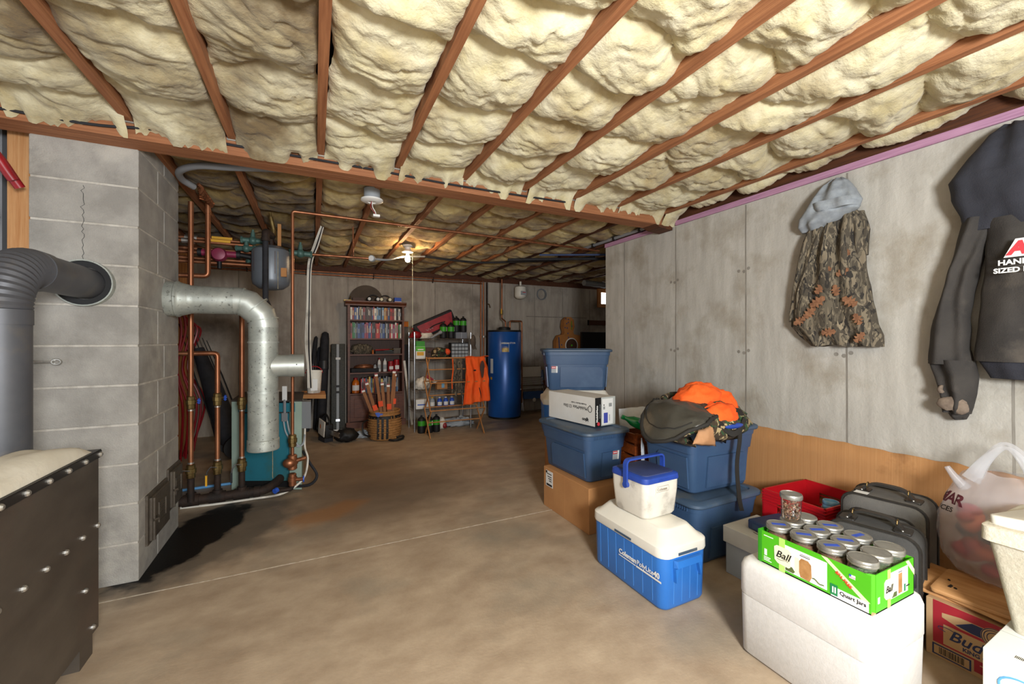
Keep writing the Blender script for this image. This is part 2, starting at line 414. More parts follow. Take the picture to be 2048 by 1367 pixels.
# left partition framing
wl = struct(B().box(-2.6, -1.40, 2.95, 2.97, 0, 2.54).box(-1.42, -1.40, 2.97, 6.5, 0, 2.54).o('wall_left', 'sheath'  if 'sheath' in MATS else 'grey'))
for x, y in ((-1.36, 2.86), (-1.40, 3.6), (-1.40, 4.05), (-1.40, 4.5), (-1.40, 4.95), (-1.40, 5.4), (-1.40, 5.85)):
    if y < 3: B().box(-1.345, -1.230, 2.87, 2.91, 0, 2.40).o('stud', 'wood_z', wl)
    else: B().box(x, x+.09, y, y+.038, 0, 2.45).o('stud', 'stud', wl)
B().box(-1.9, -1.36, 2.90, 2.945, 1.45, 1.62).o('blocking', 'stud', wl)
B().box(-2.3, -1.36, 2.89, 2.93, 1.75, 1.84).xf(Matrix.Translation((-1.36, 2.9, 1.9)) @ Matrix.Rotation(math.radians(38), 4, 'Y') @ Matrix.Translation((1.36, -2.9, -1.9))).o('brace', 'dark_wood', wl)
# ================================================================ RIGHT-HAND PILE
mat('tote', '#3c5573', '#354d6e', .4, 0, 4, bump=.06, bs=120, c3='#47607d', sc3=3)
mat('tote_lid', '#42566c', '#3c4e62', .48, 0, 6, c3='#63645e', sc3=4, lo3=.5, hi3=.7)
mat('cardboard', '#b5824f', '#a87445', .9, 0, 3, (1, 1, 1), .05, 20)
mat('corrugated', '#b98a5a', '#a97747', .9, 0, 3, (4, 160, .6), .12, 3, .3, .7, c3='#7f5530', sc3=3.2, lo3=.58, hi3=.74, bst=(1, 90, .3))
mat('label_white', '#dcdcd8', None, .6)
mat('label_red', '#c0303a', None, .6)
mat('label_grey', '#9aa0a4', None, .6)
mat('cool_blue', '#2f74c4', '#2a6ab8', .38, 0, 3, bump=.04, bs=200)
mat('cool_rib', '#4a88cf', None, .4)
mat('cool_white', '#e6e2d6', '#dbd6c8', .45, 0, 3, bump=.04, bs=150)
mat('cool_dirty', '#dcd7ca', '#b5ada0', .55, 0, 7, c3='#8b8378', sc3=7, lo3=.55, hi3=.75, lo=.45, hi=.8)
mat('cool_emboss', '#b5aca0', '#98907f', .6, 0, 20)
mat('cool_lid', '#2a4aa6', '#26418f', .42, 0, 8)
mat('cool_lid_top', '#34406e', '#2a3760', .6, 0, 12, bump=.3, bs=300)
mat('ink', '#15120f', None, .8)
def tote(name, label, loc, rz, wx, wy, h, lid=True, long_='y', sticker=None, group='blue plastic storage totes'):
    t = thing(name, label, 'storage tote', loc, rz, group)
    a, c = wx/2, wy/2; tp = .045
    hl = h-.020
    b = B()
    def ring(z, e, r): return rr(-a+e, a-e, -c+e, c-e, z, r)
    b.loft([ring(0, tp+.012, .03), ring(.008, tp+.002, .035), ring(.012, tp, .035), ring(hl*.66, tp-.018, .04), ring(hl*.665, tp-.026, .045), ring(hl*.89, tp-.036, .05),
            ring(hl*.895, .006, .05), ring(hl*.985, .002, .05), ring(hl, .002, .05), ring(hl-.004, .012, .05), ring(.02, tp+.012, .03)], cap=True)
    b.o('body', 'tote', t, 35)
    # recessed side panels read as raised ribs with a rounded upper corner
    ph = hl*.60
    def panel(u0, u1, side, ax):
        pts = [(u0, .03), (u1, .03), (u1, ph-.04)]+[(u1-.04+.04*math.cos(q), ph-.04+.04*math.sin(q)) for q in (.4, .8, 1.2, 1.57)]+[(u0, ph)]
        q = B(); ring0 = []; ring1 = []
        for (u, z) in pts:
            e = tp-.018*min(1, z/(hl*.66))
            if ax == 'x': d0 = side*(c-e); ring0.append((u, d0, z)); ring1.append((u, d0+side*.010, z))
            else: d0 = side*(a-e); ring0.append((d0, u, z)); ring1.append((d0+side*.010, u, z))
        q.loft([ring0, ring1]); q.o('side_panel', 'tote', t, 30)
    for sd in (-1, 1):
        panel(-a+tp+.10, a-tp-.03, sd, 'x'); panel(-c+tp+.02, c-tp-.10, sd, 'y')
    if lid:
        l = B().loft([rr(-a-.012, a+.012, -c-.012, c+.012, hl-.006, .06), rr(-a-.016, a+.016, -c-.016, c+.016, hl+.001, .062), rr(-a-.014, a+.014, -c-.014, c+.014, h-.006, .06), rr(-a-.004, a+.004, -c-.004, c+.004, h, .055),
            rr(-a+.03, a-.03, -c+.03, c-.03, h, .045), rr(-a+.036, a-.036, -c+.036, c-.036, h-.008, .04)]).o('lid', 'tote_lid', t, 35)
        lid_o = l
    # fluted grip band under the rim at both short ends
    n = 22
    for sd in (-1, 1):
        f = B()
        for k in range(n):
            u = (k+.5)/n-.5
            if long_ == 'y': x = u*(wx-.12); f.box(x-.0032, x+.0032, sd*(c-.004)-.004, sd*(c-.004)+.006 if sd > 0 else sd*(c-.004)+.004, hl*.90, hl-.008)
            else: y = u*(wy-.12); f.box(sd*(a-.004)-.004, sd*(a-.004)+.004, y-.0032, y+.0032, hl*.90, hl-.008)
        f.o('grip_flutes', 'tote', t)
    if sticker:
        kind, u, z = sticker; e = tp-.018*min(1, z/(hl*.66))
        M = basis((u, -(c-e)-(.013 if u > -a+tp+.10 else .004), z), (1,0,0), (0,-.018/(.66*hl),1)) if kind == 'x' else basis((-(a-e)-.003, u, z), (0,-1,0), (0,0,1))
        s = B().box(0, .055, 0, .06, 0, .001).xf(M).o('sticker', 'label_grey', t)
        B().box(.0, .040, .038, .058, .001, .0016).xf(M).o('sticker_red_band', 'label_red', s)
        B().box(.042, .055, 0, .06, .001, .0016).xf(M).o('sticker_panel', 'label_white', s)
        B().box(.004, .036, .045, .051, .0016, .002).xf(M).o('sticker_print', 'label_white', s)
    return t
# corrugated box, tote and carton stack
cb = thing('cardboard_box', 'plain brown moving box on the floor under the tote', 'box', (1.74, 2.44, 0), 1)
B().rbox(-.165, .165, -.278, .278, 0, .295, .004, .003, n=2).o('carton', 'cardboard', cb)
B().box(-.166, -.1645, .15, .245, .16, .275).o('shipping_label', 'label_white', cb)
for k, zz in enumerate((.25, .23, .215, .20)): B().box(-.1668, -.166, .165, .23-(k*.01), zz, zz+.006).o('label_print', 'ink', cb)
B().box(-.1675, -.166, .225, .242, .255, .272).o('label_print', 'ink', cb)
B().box(-.1668, -.166, .16, .235, .165, .18).o('label_print', 'ink', cb)
B().box(-.1655, -.1645, -.004, .004, 0, .295).o('crease', 'cardboard', cb)
tote('storage_tote', 'lidded blue tote standing on the brown moving box', (1.765, 2.50, .296), 2, .37, .60, .345, True, 'y', ('x', .045, .140))
tl = tote('storage_tote', 'blue tote without sticker band of dust, highest one, in front of the wall corner', (2.205, 3.235, .792), -25.6, .60, .40, .372, True, 'x', ('x', -.235, .160))
tl['label'] = 'highest blue tote, stacked on a cooler by the wall corner'
# cooler below the top tote, standing on a hidden box
kb = thing('cardboard_box', 'brown box under the cooler behind the tote stack', 'box', (2.21, 3.23, 0), -25.6)
B().rbox(-.27, .27, -.2, .2, 0, .385, .004, .003, n=2).o('carton', 'cardboard', kb)
def chest(name, label, loc, rz, sx, sy, h, bodym, lidm, domes=True, txt=False):
    t = thing(name, label, 'cooler', loc, rz)
    a, c = sx/2, sy/2; hb = h*.71
    B().loft([rr(-a+.022, a-.022, -c+.022, c-.022, 0, .03), rr(-a+.014, a-.014, -c+.014, c-.014, .005, .04), rr(-a+.006, a-.006, -c+.006, c-.006, .02, .045), rr(-a, a, -c, c, hb, .05)]).o('body', bodym, t, 40)
    B().loft([rr(-a-.004, a+.004, -c-.004, c+.004, hb-.004, .052), rr(-a-.007, a+.007, -c-.007, c+.007, hb+.004, .055), rr(-a-.006, a+.006, -c-.006, c+.006, hb+.042, .055), rr(-a+.002, a-.002, -c+.002, c-.002, hb+.05, .05),
              rr(-a+.014, a-.014, -c+.014, c-.014, hb+.054, .05), rr(-a+.052, a-.052, -c+.052, c-.052, h-.004, .04), rr(-a+.060, a-.060, -c+.060, c-.060, h, .04)]).o('lid', lidm, t, 40)
    return t, a, c, hb
t, a, c, hb = chest('picnic_cooler', 'blue cooler with white lid peeking out beneath the highest tote', (2.205, 3.225, .386), -25.6, .62, .40, .405, 'cool_blue', 'cool_white')
# the blue and white cooler in front
t, a, c, hb = chest('picnic_cooler', 'large blue cooler with white domed lid, nearest on the floor', (1.567, 1.645, 0), .5, .295, .52, .352, 'cool_blue', 'cool_white')
for k in range(7):   # vertical ribs moulded in the sides
    y = -c+.07+k*(2*c-.14)/6
    B().loft([[(-a+e-.0012, y-.0015, z), (-a+e-.0012, y+.0015, z), (-a+e+.004, y+.0015, z), (-a+e+.004, y-.0015, z)] for z, e in ((.03, .0057), (hb-.012, .0004))]).o('rib', 'cool_rib', t)
for k in range(4):
    x = -a+.07+k*(2*a-.14)/3
    B().loft([[(x-.0015, -c+e-.0012, z), (x+.0015, -c+e-.0012, z), (x+.0015, -c+e+.004, z), (x-.0015, -c+e+.004, z)] for z, e in ((.03, .0057), (hb*.75, .0018))]).o('rib', 'cool_rib', t)
B().loft([[(-.085, -c-.002, .20), (.085, -c-.002, .20), (.085, -c-.002, .235), (-.085, -c-.002, .235)], [(-.078, -c-.024, .205), (.078, -c-.024, .205), (.075, -c-.02, .235), (-.075, -c-.02, .235)]]).o('carry_handle', 'cool_blue', t, 20)
for sd in (-1, 1):
    B().prism([(sd*.085, .20), (sd*.062, .20), (sd*.080, .135)], -c-.016, -c+.002, 'y').o('handle_bracket', 'cool_blue', t)
B().box(-.06, .06, -c-.010, -c-.006, hb+.004, hb+.016).o('lid_grip_slot', 'tote_lid', t)
B().box(-a-.010, -a-.006, -.06, .06, hb+.004, hb+.014).o('lid_grip_slot', 'tote_lid', t)
M = basis((-a-.0022, .035, .152), (0,-1,0), (0,0,1))
text('Coleman', .034, 'white', t, M, bold=.0008)
text('PolyLite', .034, 'white', t, M @ Matrix.Translation((.128, 0, 0)))
text('40', .036, 'white', t, M @ Matrix.Translation((.238, 0, 0)), bold=.0012)
B().box(0, .12, -.012, -.008, 0, .001).xf(M).o('underline', 'white', t)
B().box(.125, .285, -.014, -.006, 0, .001).xf(M).o('underline', 'white', t)
# lunch-size cooler on top of it
t = thing('lunch_cooler', 'small dirty white cooler with blue lid and handle on the big cooler', 'cooler', (1.572, 1.660, .353), 3)
a, c, hb = .122, .122, .182
B().loft([rr(-a+.03, a-.03, -c+.03, c-.03, 0, .02), rr(-a+.016, a-.016, -c+.016, c-.016, .004, .03), rr(-a+.010, a-.010, -c+.010, c-.010, .015, .03), rr(-a, a, -c, c, hb-.05, .03), rr(-a-.001, a+.001, -c-.001, c+.001, hb, .03)]).o('body', 'cool_dirty', t, 40)
l = B().loft([rr(-a-.004, a+.004, -c-.004, c+.004, hb, .03), rr(-a-.006, a+.006, -c-.006, c+.006, hb+.006, .032), rr(-a-.003, a+.003, -c-.003, c+.003, hb+.026, .03), rr(-a+.008, a-.008, -c+.008, c-.008, hb+.032, .028)]).o('lid', 'cool_lid', t, 40)
B().rbox(-a+.014, a-.014, -c+.014, c-.014, hb+.030, hb+.037, .03, .003).o('lid_pad', 'cool_lid_top', l, 40)
hd = B().loft([[(x*1.0, y, z) for x, y, z in sec] for sec in []]) if False else B()
hp = corner([(-a-.012, 0, hb-.035), (-a-.012, 0, hb+.095), (a+.012, 0, hb+.095), (a+.012, 0, hb-.035)], .028, 6)
rings = []
for i, p in enumerate(hp):
    d = (hp[min(i+1, len(hp)-1)]-hp[max(i-1, 0)]).normalized(); nrm = Vector((d.z, 0, -d.x))
    rings.append([p+nrm*u+Vector((0, v, 0)) for u, v in ((-.005, -.013), (.005, -.013), (.005, .013), (-.005, .013))])
hd.loft(rings); hd.o('carry_handle', 'cool_lid', t, 30)
for sd in (-1, 1): B().cyl((sd*(a-.002), 0, hb-.03), (sd*(a+.019), 0, hb-.03), .016, n=14).o('handle_pivot', 'cool_lid', t, 30)
B().box(-.055, .045, -c-.004, -c+.004, hb-.055, hb-.012).o('embossed_panel', 'cool_dirty', t)
text('Coleman', .019, 'cool_emboss', t, basis((-.045, -c-.004, hb-.040), (1,0,0), (0,0,1)), ext=.0022, bold=.0004)
B().tube([(x, -c-.004, z) for x, z in ((-.05, hb-.046), (.035, hb-.046), (.04, hb-.033), (.035, hb-.02), (-.045, hb-.02), (-.052, hb-.033))], .0016, 5, True).o('embossed_border', 'cool_emboss', t)
B().box(-.035, .035, -c-.008, -c-.003, hb+.002, hb+.012).o('lid_latch', 'cool_lid', t)
# carton of a small cooler, standing upside down on the tote
mat('carton_white', '#d4d2cc', '#c9c4ba', .7, 0, 3)
mat('carton_side', '#b9bbb6', '#a6a9a4', .7, 0, 3)
t = thing('cooler_carton', 'white product carton with black edge lying on the lidded tote', 'box', (1.792, 2.585, .6425), 8.8)
B().box(-.075, .125, -.25, .25, 0, .20).o('carton', 'carton_white', t)
B().box(-.0755, -.018, -.252, -.249, 0, .20).o('black_edge', 'black', t)
B().box(-.018, .1255, -.252, -.249, 0, .20).o('picture_panel', 'carton_side', t)
B().box(-.008, .100, -.2532, -.252, .008, .188).o('picture_print', 'label_white', t)
M = basis((-.0755, -.17, .115), (0, 1, 0), (0, 0, -1))
text('MobileMate 12 Elite', .034, 'ink', t, basis((-.0757, -.175, .125), (0, 1, 0), (0, 0, -1)), sx=.92)
text('Portable Electric Cooler', .016, 'ink', t, basis((-.0757, -.165, .150), (0, 1, 0), (0, 0, -1)))
text('igloo', .032, 'ink', t, basis((-.0757, -.185, .045), (0, 1, 0), (0, 0, -1)), bold=.001)
B().tube([(-.0757, -.20+.018*math.cos(q)*(1 if math.sin(q) > -.5 else .6), .118-.024*math.sin(q)) for q in [k*PI/8 for k in range(16)]], .0022, 5, True).o('shield_logo', 'ink', t)
text('MobileMate', .022, 'white', t, basis((-.052, -.2524, .030), (0, 0, 1), (-1, 0, 0)), bold=.0006, sx=1.1)
text('Portable Electric Cooler', .010, 'label_grey', t, basis((-.028, -.2524, .055), (0, 0, 1), (-1, 0, 0)))
B().cyl((-.045, -.2522, .018), (-.045, -.2535, .018), .013, n=16).o('red_badge', 'label_red', t)
mat('print_blue', '#3f4aa0', None, .6); mat('print_grey', '#8a8d8c', None, .6)
B().box(.006, .046, -.2540, -.2530, .018, .090).o('cooler_picture', 'print_blue', t)
B().box(.001, .018, -.2540, -.2530, .115, .135).o('diagram', 'print_grey', t)
B().box(.058, .088, -.2540, -.2530, .130, .155).o('diagram', 'print_grey', t)
B().box(.062, .068, -.2540, -.2530, .03, .075).o('diagram', 'print_grey', t)
B().cyl((.008, -.2532, .145), (.008, -.2542, .145), .005, n=8).o('diagram', 'ink', t)
# two totes behind the coolers
tote('storage_tote', 'dusty lidded blue tote on the floor under another tote', (2.11, 1.79, 0), 1, .55, .46, .362, True, 'x')
tote('storage_tote', 'blue tote under the open camouflage bag', (2.17, 1.84, .364), -1, .55, .44, .37, True, 'x')
# things between the stacks: crate of bottles and paper
mat('varnished', '#8a4416', '#6b3110', .45, 0, 8, (.4, 8, 8))
t = thing('wooden_crate', 'varnished wooden crate holding bottles between the tote stacks', 'crate', (2.185, 2.25, 0), -4)
for z in (.30, .375, .455, .535):
    for y in (-.09, .09): B().box(-.19, .19, y-.008, y+.008, z, z+.062).o('board', 'varnished', t)
    for x in (-.19, .19): B().box(x-.008, x+.008, -.082, .082, z, z+.062).o('board', 'varnished', t)
for x in (-.175, .175):
    for y in (-.075, .075): B().box(x-.012, x+.012, y-.012, y+.012, 0, .60).o('post', 'varnished', t)
B().box(-.18, .18, -.08, .08, .29, .305).o('bottom', 'varnished', t)
for x in (-.16, .16):
    for z in (.405, .485, .565): B().sph((x, -.099, z), .006, 8, 5).o('screw', 'brass', t, 40)
mat('green_glass', '#1c9a52', '#17853f', .12, 0, 6, trans=.35)
t = thing('plastic_bottle', 'green plastic bottle lying on the wooden crate', 'bottle', (2.10, 2.26, .645), 0, rot=(0, math.radians(68), math.radians(150)))
B().lathe([(.001, -.12), (.035, -.118), (.04, -.10), (.04, .02), (.035, .06), (.016, .10), (.013, .125), (.001, .126)], 16).o('bottle', 'green_glass', t, 40)
B().lathe([(.015, .118), (.016, .12), (.016, .14), (.001, .141)], 14).o('cap', 'green_glass', t, 30)
for k, (x, y) in enumerate(((2.14, 2.22), (2.19, 2.225))):
    q = thing('metal_can', 'small metal can in the wooden crate, '+('left one' if k == 0 else 'right one'), 'can', (x, y, .30), group='cans in the crate')
    B().lathe([(.02, 0), (.022, .004), (.022, .305), (.019, .312), (.019, .308)], 14).o('can', 'steel', q, 30)
mat('paper', '#d9dadb', '#c3c7cc', .6, 0, 6, bump=.3, bs=14)
q = B().grid(lambda u, v: (2.10+u*.42, 2.44+.05*v+.02*nz(u*4, v*3), .72*v+.03*v*nz(u*5, v*4, 2)), 14, 10).o('plastic_sheet', 'paper', None, 60)
m_ = q.modifiers.new('thick', 'SOLIDIFY'); m_.thickness = .004
tag(q, 'crumpled white plastic sheet sticking up behind the wooden crate', 'sheet')
q = B().grid(lambda u, v: (1.945+u*.05+.005*nz(v*5), 2.085+.02*u+.01*nz(u*3, v*4), .60*v-.10*u*v), 6, 10).o('magazine', 'paper', None, 60)
m_ = q.modifiers.new('thick', 'SOLIDIFY'); m_.thickness = .006
tag(q, 'white magazine wedged between tote and wooden crate', 'magazine')
# ---- cardboard sheet along the wall
q = B().grid(lambda u, v: (2.780+.018*v+.004*nz(u*6, v*2), 2.30-1.85*u, (.645+(.012*nz(u*24, 1) if v > .99 else 0))*v), 90, 6).o('cardboard_sheet', 'corrugated', None, 60)
m_ = q.modifiers.new('thick', 'SOLIDIFY'); m_.thickness = .005
tag(q, 'long brown corrugated cardboard sheet leaning on the concrete wall', 'cardboard')
# ---- file box with blue binder
mat('filebox', '#cfcdc6', '#bfbcb2', .75, 0, 4)
mat('filebox_grey', '#aeb4b8', '#a1a8ac', .75, 0, 4)
t = thing('file_box', 'white cardboard file box with lid behind the foam chest', 'box', (2.135, 1.335, 0), 1)
B().rbox(-.135, .135, -.17, .17, 0, .235, .003, .002, n=2).o('box', 'filebox_grey', t)
l = B().rbox(-.145, .145, -.18, .18, .165, .25, .003, .002, n=2).o('lid', 'filebox', t)
for k in range(6): B().tube([(-.09+.02*k, .02+.03*nz(k, 2), .2512), (-.085+.02*k, .05+.02*nz(k), .2512)], .0012, 4).o('marker_scribble', 'ink', l)
mat('navy', '#34466e', '#2a3a5e', .55, 0, 9)
t = thing('binder', 'navy blue flat case lying on the white file box', 'binder', (2.17, 1.29, .2505), -6)
B().rbox(-.115, .115, -.13, .13, 0, .05, .012, .008).o('cover', 'navy', t, 40)
B().box(-.1162, -.114, -.10, .10, .012, .036).o('spine_strip', 'tote', t)
# ---- foam chest with the carton of jars
mat('foam', '#dcdad6', '#d4d2cd', .8, 0, 60, bump=.12, bs=180)
t = thing('foam_chest', 'big white foam shipping chest under the green jar carton', 'cooler', (1.725, .885, 0), 0)
B().loft([rr(-.165, .165, -.205, .205, 0, .03), rr(-.178, .178, -.218, .218, .012, .035), rr(-.182, .182, -.224, .224, .235, .04)]).o('body', 'foam', t, 50)
B().loft([rr(-.181, .181, -.223, .223, .236, .04), rr(-.184, .184, -.226, .226, .242, .042), rr(-.184, .184, -.226, .226, .342, .042), rr(-.177, .177, -.219, .219, .364, .04), rr(-.163, .163, -.205, .205, .374, .035)]).o('lid', 'foam', t, 60)
# ---- green jar carton: tray with printed sides
mat('lime', '#4fb516', '#49ab12', .5, 0, 3)
mat('lime_dark', '#2f8f16', None, .5)
mat('lime_pale', '#b4dc6e', None, .5)
mat('cream', '#eee9c8', None, .6)
mat('banner', '#f2e3b4', None, .6)
mat('print_white', '#eceae6', None, .5)
mat('print_tan', '#b98a56', '#9c6c3a', .6, 0, 30)
mat('print_olive', '#5f6b34', '#48562a', .6, 0, 20)
mat('print_green', '#0f7a44', None, .5)
mat('orange_ink', '#d6421c', None, .6)
mat('flap', '#c9a184', None, .8)
t = thing('jar_carton', 'bright green cardboard tray of quart jars on the foam chest', 'carton', (1.72, .865, .375), 0)
a, c, hh = .135, .186, .124
B().box(-a, a, -c, c, 0, .004).o('tray_bottom', 'flap', t)
def wallp(x0, x1, y0, y1): return B().box(x0, x1, y0, y1, 0, hh)
wf = wallp(-a, -a+.003, -c+.004, c-.004).o('long_side', 'lime', t)
wallp(a-.003, a, -c, c).o('long_side', 'lime', t)
we = wallp(-a+.02, a, -c, -c+.003).o('short_side', 'lime', t)
wallp(-a, a, c-.003, c).o('short_side', 'lime_dark', t)
B().box(-a+.0032, -a+.005, -c+.005, c-.005, .004, hh-.001).o('inner_liner', 'flap', t)
B().prism([(-a, -c+.022), (-a+.022, -c), (-a+.024, -c+.003), (-a+.003, -c+.024)], 0, hh).o('cut_corner', 'lime', t)
# print on the long side facing the room (text plane: x runs from far to near, y up)
ML = basis((-a-.0004, c-.004, 0), (0, -1, 0), (0, 0, 1))
def pr(M, x0, x1, y0, y1, m, name, par, z=.0004): return B().box(x0, x1, y0, y1, 0, z).xf(M).o(name, m, par)
def pp(M, pts, m, name, par, z=.0006): return B().prism(pts, 0, z).xf(M).o(name, m, par)
pr(ML, 0, .012, 0, hh, 'lime_dark', 'dark_green_edge', wf)
pr(ML, .078, .100, 0, hh, 'lime_pale', 'pale_stripe', wf, .0006)
pr(ML, .100, .240, .012, .106, 'print_white', 'photo_panel', wf, .0006)
pp(ML, [(.062,.036),(.074,.026),(.114,.024),(.120,.03),(.122,.085),(.114,.092),(.070,.092),(.060,.084)], 'cream', 'logo_panel', wf, .0012)
text('Ball', .036, 'ink', wf, ML @ Matrix.Translation((.066, .050, .0013)), shear=.35, bold=.0005)
B().tube([Vector((.072+.04*k/6, .044-.003*math.sin(k), .0014)) for k in range(7)], .0008, 5).xf(ML).o('logo_underline', 'ink', wf)
pp(ML, [(.155,.014),(.185,.012),(.192,.03),(.190,.072),(.180,.082),(.158,.082),(.150,.070),(.150,.03)], 'print_tan', 'jar_picture', wf, .0010)
pr(ML, .135, .150, .016, .078, 'cream', 'jar_picture', wf, .0009)
pr(ML, .152, .186, .090, .0925, 'ink', 'jar_picture_lid', wf, .0009)
pr(ML, .154, .186, .0955, .097, 'ink', 'jar_picture_lid', wf, .0009)
pp(ML, [(.102,.014),(.13,.014),(.136,.022),(.126,.034),(.102,.034)], 'print_olive', 'pickle_picture', wf, .0010)
B().tube([Vector((.195+.036*k/6, .030-.010*k/6+.003*math.sin(k*1.3), .0008)) for k in range(7)], .0022, 5).xf(ML).o('fork_picture', 'print_olive', wf)
pr(ML, .252, .358, .004, .036, 'print_white', 'name_panel', wf, .0006)
pr(ML, .250, .272, .008, .044, 'print_green', 'name_tab', wf, .0010)
text('Quart Jars', .0175, 'ink', wf, ML @ Matrix.Translation((.278, .019, .0008)), bold=.0003)
for x_ in (.256, .263): pr(ML, x_, x_+.004, .016, .036, 'print_white', 'tab_print', wf, .0014)
pp(ML, [(.222,.124),(.240,.124),(.362,.036),(.340,.036)], 'banner', 'diagonal_banner', wf, .0007)
ang = math.atan2(-.088, .121)
text('BPA FREE', .0135, 'orange_ink', wf, ML @ Matrix.Translation((.268, .092, .0009)) @ Matrix.Rotation(ang, 4, 'Z') @ Matrix.Translation((0, -.006, 0)), bold=.0004)
pr(ML, .305, .322, .090, .102, 'label_white', 'flag_print', wf, .0008); pr(ML, .305, .311, .096, .102, 'bluep', 'flag_print', wf, .0011)
pr(ML, .305, .322, .093, .0945, 'label_red', 'flag_print', wf, .0010)
pr(ML, .022, .032, .034, .058, 'print_white', 'small_print', wf, .0006)
for y_, x_ in ((.026, .046), (.020, .042), (.014, .05), (.108, .056)): pr(ML, .020, x_, y_, y_+.003, 'print_white', 'small_print', wf, .0006)
ME = basis((-a+.02, -c-.0004, 0), (1, 0, 0), (0, 0, 1))
pr(ME, .070, .090, 0, hh, 'lime_pale', 'pale_stripe', we, .0006)
pr(ME, .090, .205, .024, .110, 'print_white', 'photo_panel', we, .0006)
pp(ME, [(.050,.04),(.060,.03),(.100,.03),(.108,.04),(.108,.088),(.098,.094),(.060,.094),(.050,.086)], 'cream', 'logo_panel', we, .0012)
text('Ball', .030, 'ink', we, ME @ Matrix.Translation((.056, .052, .0013)), shear=.35, bold=.0005)
pr(ME, .140, .165, .030, .095, 'print_tan', 'jar_picture', we, .0010)
pr(ME, .140, .165, .099, .101, 'ink', 'jar_picture_lid', we, .0010)
pr(ME, .098, .130, .026, .042, 'print_olive', 'pickle_picture', we, .0010)
pp(ME, [(.19,.124),(.21,.124),(.25,.085),(.25,.065)], 'banner', 'diagonal_banner', we, .0009)
pr(ME, .178, .188, .028, .052, 'print_green', 'name_tab', we, .0010)
pr(ME, .010, .022, .030, .05, 'print_white', 'small_print', we, .0006)
pr(ME, .192, .215, .040, .044, 'ink', 'small_print', we, .0010)
# ---- jars
mg = mat('jar_glass', '#d9dcd2', None, .05, 0, alpha=1)
N, L, bb = nodes_of(mg)
out = [n for n in N if n.type == 'OUTPUT_MATERIAL'][0]
tr = N.new('ShaderNodeBsdfTransparent'); tr.inputs[0].default_value = (.93, .93, .90, 1)
gl = N.new('ShaderNodeBsdfGlossy'); gl.inputs['Roughness'].default_value = .06
fr = N.new('ShaderNodeLayerWeight'); fr.inputs[0].default_value = .25
mr = N.new('ShaderNodeMapRange'); mr.inputs['To Min'].default_value = .06; mr.inputs['To Max'].default_value = .75; L.new(fr.outputs['Facing'], mr.inputs['Value'])
mx = N.new('ShaderNodeMixShader'); L.new(mr.outputs[0], mx.inputs[0]); L.new(tr.outputs[0], mx.inputs[1]); L.new(gl.outputs[0], mx.inputs[2]); L.new(mx.outputs[0], out.inputs[0])
mat('lid_tin', '#a9a79f', '#8f8d85', .38, .75, 18, bump=.15, bs=60)
mat('jar_brown', '#8a6a50', '#6b4c36', .8, 0, 30, bump=.5, bs=60)
mat('jar_green', '#8d9a78', '#6c7a5a', .9, 0, 60, bump=.9, bs=120)
mat('jar_red', '#96564a', '#7a3c34', .8, 0, 30)
mat('tape_blue', '#2f4fb4', '#2844a0', .6, 0, 40)
mat('nuts', '#a8846c', '#5f4432', .6, 0, 50)
jg = B().lathe([(.036, 0), (.041, .003), (.043, .012), (.043, .105), (.041, .118), (.0385, .128), (.0385, .145)], 20, cap=True).mesh('glass', 'jar_glass', 50)
jl = B().lathe([(.041, .128), (.0425, .129), (.0425, .134), (.0412, .136), (.0425, .138), (.0425, .144), (.0412, .1465), (.040, .1478), (.0385, .1478), (.037, .1465), (.001, .1465)], 24).mesh('screw_lid', 'lid_tin', 30)
jc = {k: B().lathe([(.034, .004), (.040, .010), (.0405, .10), (.036, h), (.001, h+.004)], 16).warp(lambda p: p+Vector((0, 0, .004*nz(p.x*80, p.y*80) if p.z > .09 else 0))).mesh('contents', m, 50)
      for k, m, h in (('b', 'jar_brown', .118), ('g', 'jar_green', .108), ('r', 'jar_red', .116))}
tp = B().box(-.024, .024, -.008, .008, .1466, .1472).mesh('tape_label', 'tape_blue')
rows = ['far', 'second from far', 'second from near', 'near']; cols = ['room side', 'middle', 'wall side']
for i in range(3):
    for j in range(4):
        x, y = 1.636+i*.086, 1.002-j*.0915
        kind = 'g' if j == 3 else ('r' if (i == 2 and j == 0) else 'b')
        tape = j < 3 and not (i == 2 and j == 0) and not (i == 1 and j == 0)
        lab = {'g': 'quart jar of green herbs, plain lid', 'b': 'quart jar of brown contents', 'r': 'quart jar of reddish contents with plain lid'}[kind]
        if kind == 'b': lab += ', blue tape on lid' if tape else ' under the small jar'
        q = thing('canning_jar', f'{lab}, {rows[j]} row, {cols[i]}', 'jar', (x, y, .3795), R.uniform(0, 90), 'quart jars in the green tray')
        share('glass', jg, q); share('contents', jc[kind], q); l = share('screw_lid', jl, q)
        if tape: share('tape_label', tp, l, rot=(0, 0, math.radians(-25-q.rotation_euler.z*57.3+R.uniform(-20, 20))))
q = thing('canning_jar', 'small jar of nut shells standing on the lid of a quart jar', 'jar', (1.720, 1.004, .528))
B().lathe([(.028, 0), (.033, .004), (.034, .012), (.036, .085), (.035, .095)], 20).o('glass', 'jar_glass', q, 50)
B().lathe([(.038, .086), (.039, .088), (.039, .100), (.037, .104), (.035, .104), (.034, .102), (.001, .102)], 24).o('screw_lid', 'lid_tin', q, 30)
nb = B()
for k in range(150):
    an = R.uniform(0, 2*PI); rad = .030*math.sqrt(R.uniform(.35, 1)); zz = R.uniform(.008, .068)
    s0 = len(nb.v); nb.sph((0, 0, 0), .0052, 6, 4, 1, .8, .5)
    nb.xf(Matrix.Translation((rad*math.cos(an), rad*math.sin(an), zz)) @ Matrix.Rotation(R.uniform(0, 6), 4, Vector((R.random(), R.random(), R.random()+.01))), s0)
